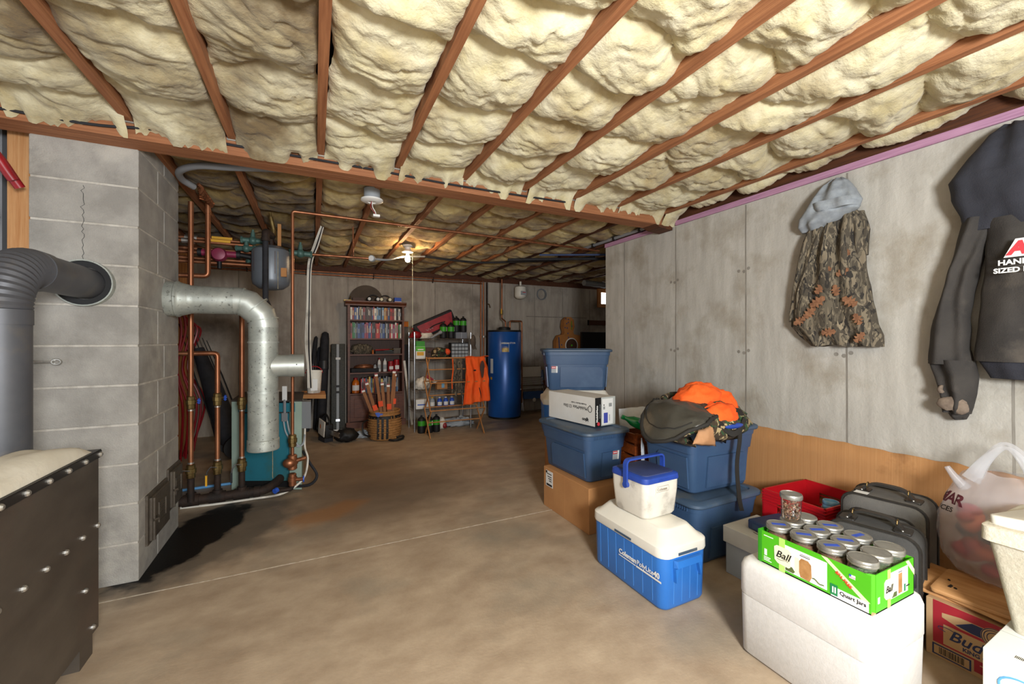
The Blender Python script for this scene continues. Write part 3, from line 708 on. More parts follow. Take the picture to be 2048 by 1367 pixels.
nb.o('nut_shells', 'nuts', q, 50, kind='stuff')
# ---- red milk crate with a jar inside
mat('crate_red', '#b3121c', '#a50f18', .4, 0, 4)
t = thing('milk_crate', 'red plastic milk crate against the cardboard sheet', 'crate', (2.555, 1.365, 0), -2)
a, c, hh = .200, .168, .38
for sd in (-1, 1):
    for ax in ('x', 'y'):
        L_ = (a if ax == 'x' else c)
        def bx(u0, u1, z0, z1, o0=0, o1=.010):
            if ax == 'x':
                y0, y1 = sorted((sd*(c-o0), sd*(c-.010-o1+.010))); return (u0, u1, min(sd*c, sd*(c-.009)), max(sd*c, sd*(c-.009)), z0, z1)
            return (min(sd*a, sd*(a-.009)), max(sd*a, sd*(a-.009)), u0, u1, z0, z1)
        s = B()
        s.box(*bx(-L_, L_, hh-.055, hh)); s.box(*bx(-L_, L_, 0, .03)); s.box(*bx(-L_, -L_+.05, .03, hh-.055)); s.box(*bx(L_-.05, L_, .03, hh-.055))
        side = s.o('side', 'crate_red', t)
        hs = B().box(*bx(-L_+.05, -.085, hh-.12, hh-.055)).box(*bx(.085, L_-.05, hh-.12, hh-.055)).box(*bx(-L_+.05, L_-.05, hh-.135, hh-.12)).o('handle_opening', 'crate_red', t)
        # diagonal lattice below the handle slot
        lat = B()
        for d in (-1, 1):
            for k in range(7):
                u = -L_+.05+(2*L_-.10)*k/6; z0, z1 = .03, hh-.135
                u2 = max(-L_+.05, min(L_-.05, u+d*.12))
                off = sd*(c-.0045) if ax == 'x' else sd*(a-.0045)
                p, q_ = ((u, off, z0), (u2, off, z1)) if ax == 'x' else ((off, u, z0), (off, u2, z1))
                lat.cyl(p, q_, .0036, n=5)
                p, q_ = ((u, off, (z0+z1)/2), (u2, off, z1)) if ax == 'x' else ((off, u, (z0+z1)/2), (off, u2, z1))
                lat.cyl(p, q_, .0036, n=5)
        lat.o('lattice', 'crate_red', t)
for k in range(5):
    e = .004+.002*(k % 2); z = hh-.012-k*.016
    B().loft([rr(-a-e, a+e, -c-e, c+e, z, .008, 2), rr(-a-e, a+e, -c-e, c+e, z+.006, .008, 2), rr(-a+.002, a-.002, -c+.002, c-.002, z+.006, .008, 2), rr(-a+.002, a-.002, -c+.002, c-.002, z, .008, 2)], loop=True).o('rim_rib', 'crate_red', t)
B().box(-a+.009, a-.009, -c+.009, c-.009, .004, .012).o('bottom', 'crate_red', t)
mat('lid_blue', '#7db4d6', '#6aa2c6', .5, 0, 10)
q = thing('canning_jar', 'jar with pale blue plastic ring on its lid inside the red crate', 'jar', (2.53, 1.27, .0125))
B().lathe([(.04, 0), (.045, .006), (.045, .27), (.04, .30), (.04, .32)], 20).o('glass', 'jar_glass', q, 50)
B().lathe([(.038, .006), (.042, .012), (.042, .15), (.001, .155)], 16).o('contents', 'jar_brown', q, 50)
l = B().lathe([(.042, .30), (.044, .302), (.044, .318), (.042, .322), (.001, .322)], 22).o('screw_lid', 'lid_tin', q, 30)
B().lathe([(.036, .323), (.038, .325), (.038, .336), (.035, .340), (.038, .344), (.038, .356), (.036, .36), (.03, .36), (.028, .352), (.001, .352)], 22).o('blue_cap', 'lid_blue', l, 40)
# ---- two rolling suitcases
mat('bagcloth', '#4c4b49', '#403f3d', .9, 0, 8, bump=.5, bs=350)
mat('bagcloth2', '#67645f', '#595651', .9, 0, 8, bump=.5, bs=350)
mat('leather', '#2c2823', '#1f1c19', .5, 0, 20, bump=.2, bs=120)
mat('bagplastic', '#2a2b2d', None, .45)
def suitcase(label, loc, rz, dx, wy, hh, cm):
    t = thing('suitcase', label, 'suitcase', loc, rz, 'rolling suitcases')
    a, c = dx/2, wy/2
    # body: rounded in the wall plane (y,z), extruded along x
    pr_ = lambda e, x: [(x, y, z+hh/2) for y, z, _ in rr(-c+e, c-e, -hh/2+.045+e, hh/2-e, 0, .05, 5)]
    B().loft([pr_(.02, -a), pr_(.004, -a+.012), pr_(0, -a+.03), pr_(0, a-.03), pr_(.004, a-.012), pr_(.02, a)]).o('body', cm, t, 40)
    for x in (-a+.022, a-.022):
        B().tube([(x, y*1.008, z+hh/2) for y, z, _ in rr(-c, c, -hh/2+.045, hh/2, 0, .05, 5)], .007, 6, True).o('piping', 'leather', t, 40)
    B().tube([(-a-.002, y*.98, z+hh/2) for y, z, _ in rr(-c+.03, c-.03, -hh/2+.075, hh/2-.06, 0, .04, 5)], .005, 6, True).o('pocket_zip', 'leather', t, 40)
    # carry handle along the top
    hd = corner([(-.01, -c*.62, hh+.004), (-.01, -c*.5, hh+.045), (-.01, c*.5, hh+.045), (-.01, c*.62, hh+.004)], .05, 5)
    rings = []
    for i, p in enumerate(hd):
        d = (hd[min(i+1, len(hd)-1)]-hd[max(i-1, 0)]).normalized(); n_ = Vector((0, -d.z, d.y))
        rings.append([p+n_*u+Vector((v, 0, 0)) for u, v in ((-.005, -.016), (.005, -.016), (.005, .016), (-.005, .016))])
    h_ = B().loft(rings).o('carry_handle', 'leather', t, 30)
    for sd in (-1, 1):
        B().rbox(-.045, .03, sd*c*.62-.028, sd*c*.62+.028, hh-.003, hh+.006, .008, .002).o('handle_patch', 'leather', t, 30)
        B().sph((-.03, sd*c*.62, hh+.006), .005, 8, 5).o('rivet', 'bolt', t, 40)
        B().tube([(-.01+.018*math.cos(q), sd*c*.5, hh+.03+.014*math.sin(q)) for q in [k*PI/4 for k in range(8)]], .0024, 5, True).o('buckle', 'brass', h_)
        B().cyl((a-.02, sd*(c-.06), .03), (a-.02, sd*(c-.02), .03), .03, n=14).o('wheel', 'rubber', t, 30)
        B().box(-a+.01, -a+.05, sd*(c-.06)-.02, sd*(c-.06)+.02, 0, .05).o('foot', 'bagplastic', t)
        B().rbox(-a-.004, -a+.02, sd*(c-.03)-.022, sd*(c-.03)+.022, hh*.60, hh*.72, .006, .003).o('side_clip', 'bagplastic', t, 30)
        B().box(-a-.008, -a-.003, sd*(c-.03)-.012, sd*(c-.03)+.012, hh*.56, hh*.63).o('clip_tab', 'steel', t)
    return t
suitcase('dark grey suitcase with leather handle right behind the jar carton', (2.18, .925, 0), 14, .19, .29, .455, 'bagcloth')
t = suitcase('grey suitcase with white tag standing against the cardboard sheet', (2.49, 1.005, 0), 10, .25, .30, .50, 'bagcloth2')
B().box(-.10, -.045, .06, .11, .501, .503).o('name_tag', 'label_white', t)
# ---- beer carton, boards, plastic bag
mat('kraft', '#bd9b72', '#b08c62', .85, 0, 4)
mat('beer_red', '#a3222e', '#98202b', .6, 0, 6)
mat('beer_navy', '#262f55', None, .6)
t = thing('beer_carton', 'brown and red beer carton beneath the wooden boards', 'box', (2.345, .565, 0), -1)
B().rbox(-.14, .14, -.205, .205, 0, .222, .003, .002, n=2).o('carton', 'kraft', t)
MB_ = basis((-.1405, .205, 0), (0, -1, 0), (0, 0, 1))
c_ = t
pr(MB_, .022, .41, .058, .222, 'beer_red', 'red_print', c_)
pr(MB_, .135, .41, .018, .058, 'beer_red', 'red_print', c_)
pr(MB_, .052, .41, .064, .140, 'kraft', 'name_panel', c_, .0008)
pp(MB_, [(.048,.165),(.10,.150),(.26,.150),(.33,.163),(.33,.182),(.26,.192),(.10,.192),(.048,.182)], 'kraft', 'ribbon', c_, .0008)
pp(MB_, [(.085,.158),(.13,.152),(.25,.152),(.29,.16),(.25,.190),(.13,.190)], 'beer_navy', 'ribbon', c_, .0010)
B().cyl((.19, .168, 0), (.19, .168, .0014), .038, n=24).xf(MB_).o('seal', 'kraft', c_)
for rr_ in (.036, .030, .022): B().tube([Vector((.19+rr_*math.cos(q), .168+rr_*math.sin(q), .0014)) for q in [k*PI/12 for k in range(24)]], .0012, 4, True).xf(MB_).o('seal_ring', 'beer_navy', c_)
text('AB', .022, 'beer_navy', c_, MB_ @ Matrix.Translation((.176, .160, .0015)), bold=.0006)
text('Budweiser', .056, 'beer_navy', c_, MB_ @ Matrix.Translation((.066, .092, .0010)), shear=.35, bold=.0008)
B().tube([Vector((.062+.025*math.cos(q), .122+.008*math.sin(q), .001)) for q in [k*.35 for k in range(14)]], .0013, 4).xf(MB_).o('swash', 'beer_navy', c_)
text('KING OF BEERS', .019, 'beer_navy', c_, MB_ @ Matrix.Translation((.105, .072, .0010)), bold=.0006)
for x0, x1, y0, y1 in ((.02, .128, .010, .052),):
    pr(MB_, x0, x1, y0, y1, 'beer_navy', 'barcode_border', c_, .0006); pr(MB_, x0+.005, x1-.005, y0+.005, y1-.005, 'kraft', 'barcode_field', c_, .0009)
    x = x0+.02
    while x < x1-.02:
        w_ = R.choice((.0012, .002, .003)); pr(MB_, x, x+w_, y0+.009, y1-.008, 'ink', 'barcode_bar', c_, .0012); x += w_+R.choice((.0014, .0024))
pr(MB_, .255, .33, .196, .218, 'beer_navy', 'top_label', c_, .0008); pr(MB_, .26, .325, .2, .214, 'kraft', 'top_label', c_, .001)
pr(MB_, .15, .30, .046, .050, 'kraft', 'small_print', c_, .0006)
mat('pine', '#d3a06c', '#bd8750', .6, 0, 5, (9, 1, 9), .1, 30, c3='#c58f58', sc3=3)
def board(label, loc, rz, l, w_, th, rx=0, ry=0):
    t = thing('wooden_board', label, 'board', loc, rot=(rx, ry, math.radians(rz)), group='boards on the beer carton')
    B().rbox(-w_/2, w_/2, -l/2, l/2, 0, th, .018, .002, n=3).o('plank', 'pine', t, 30)
    for k in range(3): B().cyl((R.uniform(-.03, .03)*w_/.12, l/2-.03-.015*k, th), (R.uniform(-.03, .03)*w_/.12, l/2-.028-.015*k, th+.0006), .005, n=6).o('nail_hole', 'ink', t)
    return t
board('lower pale wooden board jutting out beside the suitcase', (2.37, .66, .2225), 4, .46, .26, .014)
board('middle wooden board of the stack on the beer carton', (2.345, .70, .2370), -8, .42, .24, .014)
board('uppermost wooden board under the plastic bag', (2.35, .585, .2515), 6, .38, .26, .014)
# ---- air conditioner carton and foam cooler at the right edge
mat('midea_white', '#e2e2dc', '#d8d8d0', .6, 0, 4)
mat('midea_blue', '#5c9fd6', None, .5); mat('midea_ink', '#33383c', None, .6)
t = thing('appliance_carton', 'white air conditioner carton at the lower right corner', 'box', (2.03, .25, 0), 2)
B().rbox(-.16, .16, -.275, .275, 0, .298, .003, .002, n=2).o('carton', 'midea_white', t)
MM = basis((-.1605, .275, 0), (0, -1, 0), (0, 0, 1))
B().tube([Vector((.085+.052*math.cos(q)*(1+.1*math.sin(q)), .212+.036*math.sin(q), .0006)) for q in [.2+k*.27 for k in range(22)]], [.0008+.0024*math.sin(PI*k/21) for k in range(22)], 6).xf(MM).o('logo_swoosh', 'midea_blue', t)
text('Midea', .105, 'midea_blue', t, MM @ Matrix.Translation((.062, .155, .0004)), shear=.2, bold=.0022)
text('AIRE', .040, 'midea_ink', t, MM @ Matrix.Translation((.060, .100, .0004)), sx=1.15)
text('CON', .030, 'midea_ink', t, MM @ Matrix.Translation((.058, .065, .0004)), sx=1.2)
pr(MM, .02, .55, .030, .032, 'midea_blue', 'rule', t)
MT = basis((-.16, .275, .2985), (0, -1, 0), (1, 0, 0))
for k in range(2):
    B().cyl((.10+.0*k, .07+.05*k, 0), (.10, .07+.05*k, .0008), .020, n=20).xf(MT @ Matrix.Translation((.10, 0, 0)) @ Matrix.Diagonal((1.0, .8, 1, 1)) @ Matrix.Translation((-.10, 0, 0))).o('round_mark', 'midea_ink', t)
x = .06
while x < .15:
    w_ = R.choice((.001, .002)); B().box(x, x+w_, .02, .036, 0, .0006).xf(MT).o('barcode_bar', 'ink', t); x += w_+.002
for y_ in (.22, .205, .19): pr(MT, .05, .17, y_, y_+.003, 'print_grey', 'small_print', t)
pr(MT, 0, .55, .158, .160, 'carton_side', 'flap_seam', t)
mat('foam_beige', '#d5cebc', '#c9c1ad', .85, 0, 50, bump=.3, bs=110)
mat('foam_beige2', '#c2bba9', '#b6ae9b', .85, 0, 50, bump=.3, bs=110)
t = thing('foam_cooler', 'beige tapered foam cooler with lid askew on the appliance carton', 'cooler', (2.19, .33, .299), 0)
a, c = .145, .175
B().loft([rr(-a, a, -c, c, 0, .02), rr(-a-.044, a+.044, -c-.044, c+.044, .285, .025)]).o('body', 'foam_beige2', t, 40)
B().loft([rr(-a-.05, a+.05, -c-.05, c+.05, .286, .025), rr(-a-.058, a+.058, -c-.058, c+.058, .29, .025), rr(-a-.058, a+.058, -c-.058, c+.058, .335, .025), rr(-a-.052, a+.052, -c-.052, c+.052, .338, .025)]).o('rim', 'foam_beige', t, 40)
B().rbox(-a-.04, a+.05, -c-.055, c+.03, 0, .035, .02, .004).xf(Matrix.Translation((0, 0, .345)) @ Matrix.Rotation(math.radians(-7), 4, 'X') @ Matrix.Rotation(math.radians(4), 4, 'Y') @ Matrix.Rotation(math.radians(-6), 4, 'Z')).o('lid', 'cool_white', t, 40)
# ---- plastic shopping bag
mp = mat('bag_film', '#dfe0e4', None, .25, 0)
N, L, bb = nodes_of(mp); out = [n for n in N if n.type == 'OUTPUT_MATERIAL'][0]
tr = N.new('ShaderNodeBsdfTransparent'); tl_ = N.new('ShaderNodeBsdfTranslucent'); tl_.inputs[0].default_value = (.75, .76, .8, 1)
m1 = N.new('ShaderNodeMixShader'); m1.inputs[0].default_value = .35; L.new(bb.outputs[0], m1.inputs[1]); L.new(tl_.outputs[0], m1.inputs[2])
m2 = N.new('ShaderNodeMixShader'); m2.inputs[0].default_value = .34; L.new(tr.outputs[0], m2.inputs[1]); L.new(m1.outputs[0], m2.inputs[2]); L.new(m2.outputs[0], out.inputs[0])
t = thing('shopping_bag', 'white translucent plastic shopping bag full of red things on the boards', 'bag', (2.56, .645, .268), 0)
rings = []; prof = [(0, .10, .11), (.01, .15, .155), (.06, .178, .19), (.14, .185, .205), (.22, .178, .20), (.30, .150, .18), (.36, .115, .155), (.40, .085, .13), (.425, .055, .10)]
for z, ax_, ay_ in prof:
    ring = []
    for k in range(56):
        q = 2*PI*k/56; w_ = 1+.06*nz(math.cos(q)*2.2, math.sin(q)*2.2, z*7)+.035*nz(math.cos(q)*8, math.sin(q)*8, z*16)+.018*math.sin(q*17+z*30)
        ring.append((ax_*math.cos(q)*w_, ay_*math.sin(q)*w_, z+.012*nz(q*2, z*9)))
    rings.append(ring)
R2 = []
for i in range(len(rings)-1):
    for k in range(4):
        f = k/4; R2.append([tuple(Vector(p).lerp(Vector(q), f)+Vector((.004*nz(p[1]*60, p[2]*40+k, 3), .004*nz(p[0]*60, k, p[2]*50), 0))) for p, q in zip(rings[i], rings[i+1])])
R2.append(rings[-1])
film = B().loft(R2, cap=False).o('film', 'bag_film', t, 60)
for s_, y in ((-1, -.05), (1, .04)):
    hp = bez([(-.02, -.085+y*.2, .40), (-.025, -.06+y*.2, .48), (-.02, 0+y*.3, .545), (-.015, .055+y*.2, .47), (-.02, .09+y*.2, .39)], 8)
    rg_ = []
    for i, p in enumerate(hp):
        d = (hp[min(i+1, len(hp)-1)]-hp[max(i-1, 0)]).normalized(); u = Vector((1, 0, 0)); v = d.cross(u); wd = .010+.030*abs(i/(len(hp)-1)-.5)*2
        rg_.append([p+s_*Vector((.05, 0, 0))+u*(wd*.35*math.cos(q))+v*(wd*.75*math.sin(q))*(1+.2*math.sin(3*q)) for q in [k*PI/5 for k in range(10)]])
    B().loft(rg_).o('handle', 'bag_film', t, 60)
B().tube([(-.07, .10, .35), (-.085, .13, .395), (-.09, .15, .43)], [.022, .014, .010], 8).o('tied_corner', 'bag_film', t, 50)
mat('fill_red', '#b8282c', '#8f1c22', .6, 0, 9); mat('fill_orange', '#c65a34', None, .6); mat('fill_dark', '#4a4e58', None, .6)
for k in range(34):
    an = R.uniform(1.6, 4.6) if k < 22 else R.uniform(0, 2*PI); rad = R.uniform(.09, .140); zz = R.uniform(.05, .26)
    B().sph((rad*math.cos(an)*.95, rad*math.sin(an)*1.1, zz), R.uniform(.028, .044), 10, 7, 1, 1, R.uniform(.6, 1)).o('content', R.choice(('fill_red', 'fill_red', 'fill_orange', 'fill_dark')), t, 60)
mat('bag_print', '#4a1620', None, .6)
def wrap_print(s_, size, m, q0, z0, **k):
    o = text(s_, size, m, t, Matrix.Identity(4), ext=.0, **k)
    for v in o.data.vertices:
        z = z0+v.co.y; q = q0+v.co.x/.18; zz = [p[0] for p in prof]
        a_ = np.interp(z, zz, [p[1] for p in prof]); b_ = np.interp(z, zz, [p[2] for p in prof])
        w_ = 1+.06*nz(math.cos(q)*2.2, math.sin(q)*2.2, z*7)+.035*nz(math.cos(q)*8, math.sin(q)*8, z*16)+.018*math.sin(q*17+z*30)
        v.co = ((a_*w_+.006)*math.cos(q), (b_*w_+.006)*math.sin(q), z)
wrap_print('MAR', .058, 'bag_print', 1.98, .285, bold=.002)
wrap_print('PRICES', .027, 'ink', 2.02, .250, bold=.0006)
# ================================================================ CLOTHES ON THE RIGHT WALL
def camo(name, cols, sc_, stretch=(1,1,1), rough=.9, dist=1.5):
    m = mat(name, cols[0], None, rough, 0); N, L, b = nodes_of(m)
    tc = N.new('ShaderNodeTexCoord'); mp_ = N.new('ShaderNodeMapping'); mp_.inputs['Scale'].default_value = stretch; L.new(tc.outputs['Object'], mp_.inputs[0])
    cur = None
    for i, (c_, lo) in enumerate(cols[1:]):
        n = N.new('ShaderNodeTexNoise'); n.inputs['Scale'].default_value = sc_*(1+.23*i); n.inputs['Detail'].default_value = 2.5; n.inputs['Distortion'].default_value = dist
        off = N.new('ShaderNodeVectorMath'); off.operation = 'ADD'; off.inputs[1].default_value = (i*7.3, i*3.1, i*11.7); L.new(mp_.outputs[0], off.inputs[0]); L.new(off.outputs[0], n.inputs['Vector'])
        r = N.new('ShaderNodeMapRange'); r.inputs['From Min'].default_value = lo; r.inputs['From Max'].default_value = lo+.015; L.new(n.outputs['Fac'], r.inputs['Value'])
        x = N.new('ShaderNodeMix'); x.data_type = 'RGBA'; L.new(r.outputs[0], x.inputs[0])
        if cur is None: x.inputs[6].default_value = srgb(cols[0])
        else: L.new(cur, x.inputs[6])
        x.inputs[7].default_value = srgb(c_); cur = x.outputs[2]
    L.new(cur, b.inputs['Base Color'])
    bp = N.new('ShaderNodeBump'); bp.inputs['Strength'].default_value = .2; bp.inputs['Distance'].default_value = .005
    n = N.new('ShaderNodeTexNoise'); n.inputs['Scale'].default_value = 60; L.new(tc.outputs['Object'], n.inputs['Vector']); L.new(n.outputs['Fac'], bp.inputs['Height']); L.new(bp.outputs[0], b.inputs['Normal'])
    return m
camo('camo_tree', ['#5f5748', ('#463f34', .47), ('#766b58', .55), ('#2a2621', .57), ('#8c7f68', .66)], 16, (1, 1, .35), dist=2.5)
camo('camo_wood', ['#3c2f20', ('#2c4a2c', .52), ('#a8946c', .57), ('#1d1712', .56)], 8.5)
mat('leaf', '#94694a', '#704a33', .9, 0, 40)
mat('hood_grey', '#9aa0a4', '#878d92', .95, 0, 30, bump=.3, bs=300)
mat('jacket_black', '#3b3733', '#2d2a28', .9, 0, 6, bump=.3, bs=200, c3='#4c463f', sc3=5)
mat('jacket_navy', '#2e2f37', '#25262d', .9, 0, 6, bump=.3, bs=200)
mat('jacket_torn', '#8a7a6a', '#6a5c50', .9, 0, 30)
def garment(rows, name, m, parent, fold=.012, nf=9, seed=0, back=.004, n=72, sub=12, hem=0):
    """closed cloth body hanging on the wall (wall plane x=0, room at -x); rows = (z, yL, yR, thickness)"""
    rings = []
    def lerp(r, q, f): return [a+(b_-a)*f for a, b_ in zip(r, q)]
    RR = []
    for i in range(len(rows)-1):
        for k in range(sub): RR.append(lerp(rows[i], rows[i+1], (k/sub)))
    RR.append(list(rows[-1]))
    for z, y0, y1, th in RR:
        ring = []
        for k in range(n):
            q = 2*PI*k/n; cy = (y0+y1)/2; hw = (y1-y0)/2
            y = cy+hw*math.copysign(abs(math.cos(q))**.75, math.cos(q)); s_ = math.sin(q)
            x = -back-th*.5-th*.5*s_
            f = fold*(math.sin(nf*(y-cy)/max(hw, .02)*1.6+seed+2.2*nz(z*3, seed))+1.2*nz(y*14, z*4, seed))*max(s_, 0)
            f += fold*.45*(nz(y*34+2*z, z*9, seed+3)+.6*nz(y*20, z*26, seed))*max(s_, 0)
            ring.append((min(x-f, -back*.5), y+.006*nz(z*12, seed+k*.02), z+(.012*nz(y*16, seed)*hem if hem else 0)))
        rings.append(ring)
    return B().loft(rings).o(name, m, parent, 70)
# camouflage hooded jacket
t = thing('hooded_jacket', 'leaf camouflage jacket with pale grey hood hung on the wall', 'jacket', (2.806, 1.355, 0))
garment([(2.00, -.09, .075, .06), (1.93, -.125, .135, .08), (1.80, -.13, .165, .09), (1.60, -.155, .20, .10), (1.42, -.19, .235, .11), (1.33, -.205, .245, .11), (1.27, -.225, .20, .10), (1.21, -.225, .14, .08)], 'body', 'camo_tree', t, .016, 6, 1.3, hem=1)
garment([(1.97, .03, .13, .07), (1.86, .06, .175, .085), (1.66, .12, .215, .09), (1.45, .165, .255, .085), (1.36, .185, .265, .07)], 'sleeve', 'camo_tree', t, .010, 3, 4)
garment([(1.97, -.13, -.05, .06), (1.86, -.155, -.07, .07), (1.72, -.145, -.08, .06)], 'sleeve', 'camo_tree', t, .008, 3, 8)
hood = garment([(2.195, -.02, .03, .04), (2.165, -.055, .07, .08), (2.10, -.10, .105, .12), (2.03, -.135, .15, .14), (1.985, -.12, .185, .14), (1.94, -.02, .20, .11), (1.91, .03, .19, .07)], 'hood', 'hood_grey', t, .012, 4, 2)
garment([(2.050, -.115, .10, .15), (2.02, -.13, .095, .155), (1.995, -.125, .08, .15)], 'hood_fold', 'hood_grey', t, .008, 3, 5)
half = [(.03, .0), (.24, .10), (.12, .22), (.36, .34), (.16, .46), (.38, .60), (.15, .70), (.20, .86), (.0, 1.0)]
lf = [(x*.085, (y-.5)*.085) for x, y in half]+[(-x*.085, (y-.5)*.085) for x, y in half[-2::-1]]
for k, (y, z, s_) in enumerate(((.06, 1.47, 1.1), (.10, 1.41, 1.0), (-.03, 1.53, .8), (-.10, 1.46, 1.0), (.05, 1.55, .9), (.16, 1.36, .9), (-.14, 1.36, .8), (.0, 1.29, .9), (-.06, 1.63, .8), (-.15, 1.26, .8), (.02, 1.66, .6), (-.08, 1.74, .5))):
    q = B().grid(lambda u, v: (0, 0, 0), 1, 1) if False else B()
    an = R.uniform(-2.6, 2.6); ca, sa = math.cos(an), math.sin(an)
    pts = [(0, y, z)]+[(0, y+(a_*ca-b_*sa)*s_, z+(a_*sa+b_*ca)*s_) for a_, b_ in lf]
    def xs(p):
        # front surface of the body at that height
        zz = max(1.22, min(1.99, p[2])); th = .06+(.05*min(1, (2.0-zz)/.6))
        return -.010-th-.010
    q.v = [(xs(p), p[1], p[2]) for p in pts]; q.f = [(0, i, i % len(lf)+1) for i in range(1, len(lf)+1)]
    q.o('leaf_print', 'leaf', t)
# black work jacket
t = thing('work_jacket', 'worn black hooded work jacket with torn cuff at the right edge', 'jacket', (2.806, .70, 0))
garment([(2.195, -.06, .01, .05), (2.16, -.12, .05, .10), (2.08, -.18, .105, .14), (1.98, -.22, .17, .16), (1.90, -.24, .16, .15), (1.82, -.24, .135, .13), (1.74, -.25, .125, .11)], 'hood', 'jacket_navy', t, .014, 4, 3)
garment([(1.78, -.42, .055, .13), (1.60, -.46, .05, .16), (1.40, -.50, .065, .17), (1.22, -.52, .080, .17), (1.15, -.52, .085, .16)], 'body', 'jacket_black', t, .012, 5, 2)
garment([(1.155, -.50, .075, .15), (1.12, -.49, .060, .14), (1.075, -.48, .040, .12)], 'waistband', 'jacket_navy', t, .006, 12, 1)
garment([(1.80, .02, .13, .11), (1.66, .055, .155, .12), (1.50, .085, .185, .13), (1.34, .105, .228, .13), (1.20, .105, .245, .12), (1.13, .09, .25, .12)], 'upper_sleeve', 'jacket_black', t, .012, 3, 6)
garment([(1.15, .085, .248, .12), (1.08, .08, .228, .12), (1.00, .085, .205, .12), (.93, .095, .20, .115), (.90, .105, .195, .10)], 'lower_sleeve', 'jacket_black', t, .014, 3, 9)
for y, z, a_, b_ in ((.15, .945, .055, .035), (.185, 1.01, .012, .02), (.13, 1.05, .014, .016), (.12, .93, .03, .03)):
    B().sph((-.118, y, z), 1, 12, 6, .012, a_, b_).warp(lambda p: p+Vector((0, .01*nz(p.y*60, p.z*60), .01*nz(p.z*50, p.y*50)))).o('torn_patch', 'jacket_torn', t, 60)
garment([(.905, .11, .19, .07), (.885, .12, .18, .06), (.870, .13, .175, .04)], 'frayed_cuff', 'jacket_black', t, .01, 3, 2, hem=1)
MJ = basis((-.200, -.045, 1.60), (.04, -1, 0), (0, 0, 1))
text('AR', .072, 'label_red', t, MJ @ Matrix.Translation((0, 0, .002)), bold=.004, shear=.2)
B().prism([(-.012, -.012), (.16, -.012), (.16, .062), (.02, .062)], 0, .0008).xf(MJ).o('logo_backing', 'white', t)
text('HANDLING', .030, 'white', t, MJ @ Matrix.Translation((-.028, -.042, .002)), bold=.001)
text('SIZED DE', .028, 'white', t, MJ @ Matrix.Translation((-.040, -.074, .002)), bold=.001)
# ---- open camouflage bag with orange clothes on the totes
mat('bag_olive', '#47453e', '#393731', .36, 0, 6, bump=.2, bs=40)
mat('orange', '#f2641c', '#e5530f', .85, 0, 6, bump=.2, bs=60)
mat('tan_cloth', '#b98a62', '#a97a52', .9, 0, 9)
mat('strap', '#211e1a', None, .8)
t = thing('duffel_bag', 'open camouflage duffel bag spilling orange clothes on the blue totes', 'bag', (2.06, 1.80, .735), 0)
def blob(cx, cy, cz, rx, ry, rz_, m, name, seed=0, nn=.10, flat=-.9, n=28, mm=16, freq=3):
    b = B(); rings = []
    for j in range(mm+1):
        th = PI*(j+.02)/(mm+.04); ring = []
        for i in range(n):
            q = 2*PI*i/n; d = Vector((math.sin(th)*math.cos(q), math.sin(th)*math.sin(q), -math.cos(th)))
            k = 1+nn*nz(d.x*freq+seed, d.y*freq, d.z*freq)+nn*.5*nz(d.x*freq*2.6+seed, d.y*freq*2.6, d.z*freq*2.6)
            ring.append((cx+rx*d.x*k, cy+ry*d.y*k, cz+rz_*max(d.z*k, flat)))
        rings.append(ring)
    return b.loft(rings).o(name, m, t, 80)
def drape(o, lift=.002):
    """rest the cloth on the tote: inside its lid outline nothing lies below the lid"""
    for v in o.data.vertices:
        xt = v.co.x-.11
        if v.co.y > -.205 and abs(xt) < .292: v.co.z = max(v.co.z, lift)
        elif abs(xt) < .30 and v.co.y > -.225 and v.co.z < 0: v.co.y = min(v.co.y, -.21)
    return o
drape(blob(.05, -.04, .02, .33, .225, .145, 'camo_wood', 'body', 3, .10, -1.0, 40, 26))
rim = []
for k in range(28):
    q = 2*PI*k/28; rim.append((.05+.205*math.cos(q)*(1+.05*nz(k*.5)), .0+.145*math.sin(q), .108+.055*math.sin(q)+.02*nz(k*.4, 5)))
B().tube(rim, [.018+.006*nz(k*.7, 2) for k in range(28)], 8, True).o('rolled_rim', 'camo_wood', t, 60)
# lid of the bag folded open towards the room
def flap(u, v):
    r = math.sqrt(max(0, 1-(2*v-1)**2*.85)); x = -.105-.29*u*r; y = -.275+.42*v-.03*u
    z = .135-.03*u*u-.30*max(0, u*r-.45)**1.3*1.25-.10*max(0, .35-v)+.012*nz(u*6, v*6, 2)+.022*math.sin(v*PI)
    return (x, y, z)
fl = B().grid(flap, 20, 20).o('flap', 'bag_olive', t, 70)
m_ = fl.modifiers.new('thick', 'SOLIDIFY'); m_.thickness = .014
edge = [flap(u, v) for u, v in [(k/10, 0) for k in range(11)]+[(1, k/10) for k in range(1, 11)]+[(1-k/10, 1) for k in range(1, 11)]]
B().tube(edge, .011, 7).o('flap_zip', 'strap', t, 60)
B().tube([Vector(flap(.85, v))+Vector((.0, 0, .006)) for v in [.1+.08*k for k in range(11)]], .003, 5).o('flap_seam', 'strap', t, 60)
drape(blob(.05, -.03, .135, .165, .12, .115, 'orange', 'clothing', 11, .17, -.6, 48, 28, 2.4))
drape(blob(.16, -.07, .115, .08, .12, .095, 'orange', 'clothing', 17, .18, -.7, 36, 22, 2.6))
drape(blob(.035, -.17, .070, .135, .085, .085, 'orange', 'clothing', 23, .18, -.8, 36, 22, 2.8))
blob(.06, -.255, .030, .075, .02, .016, 'cool_lid', 'clothing', 2, .1)
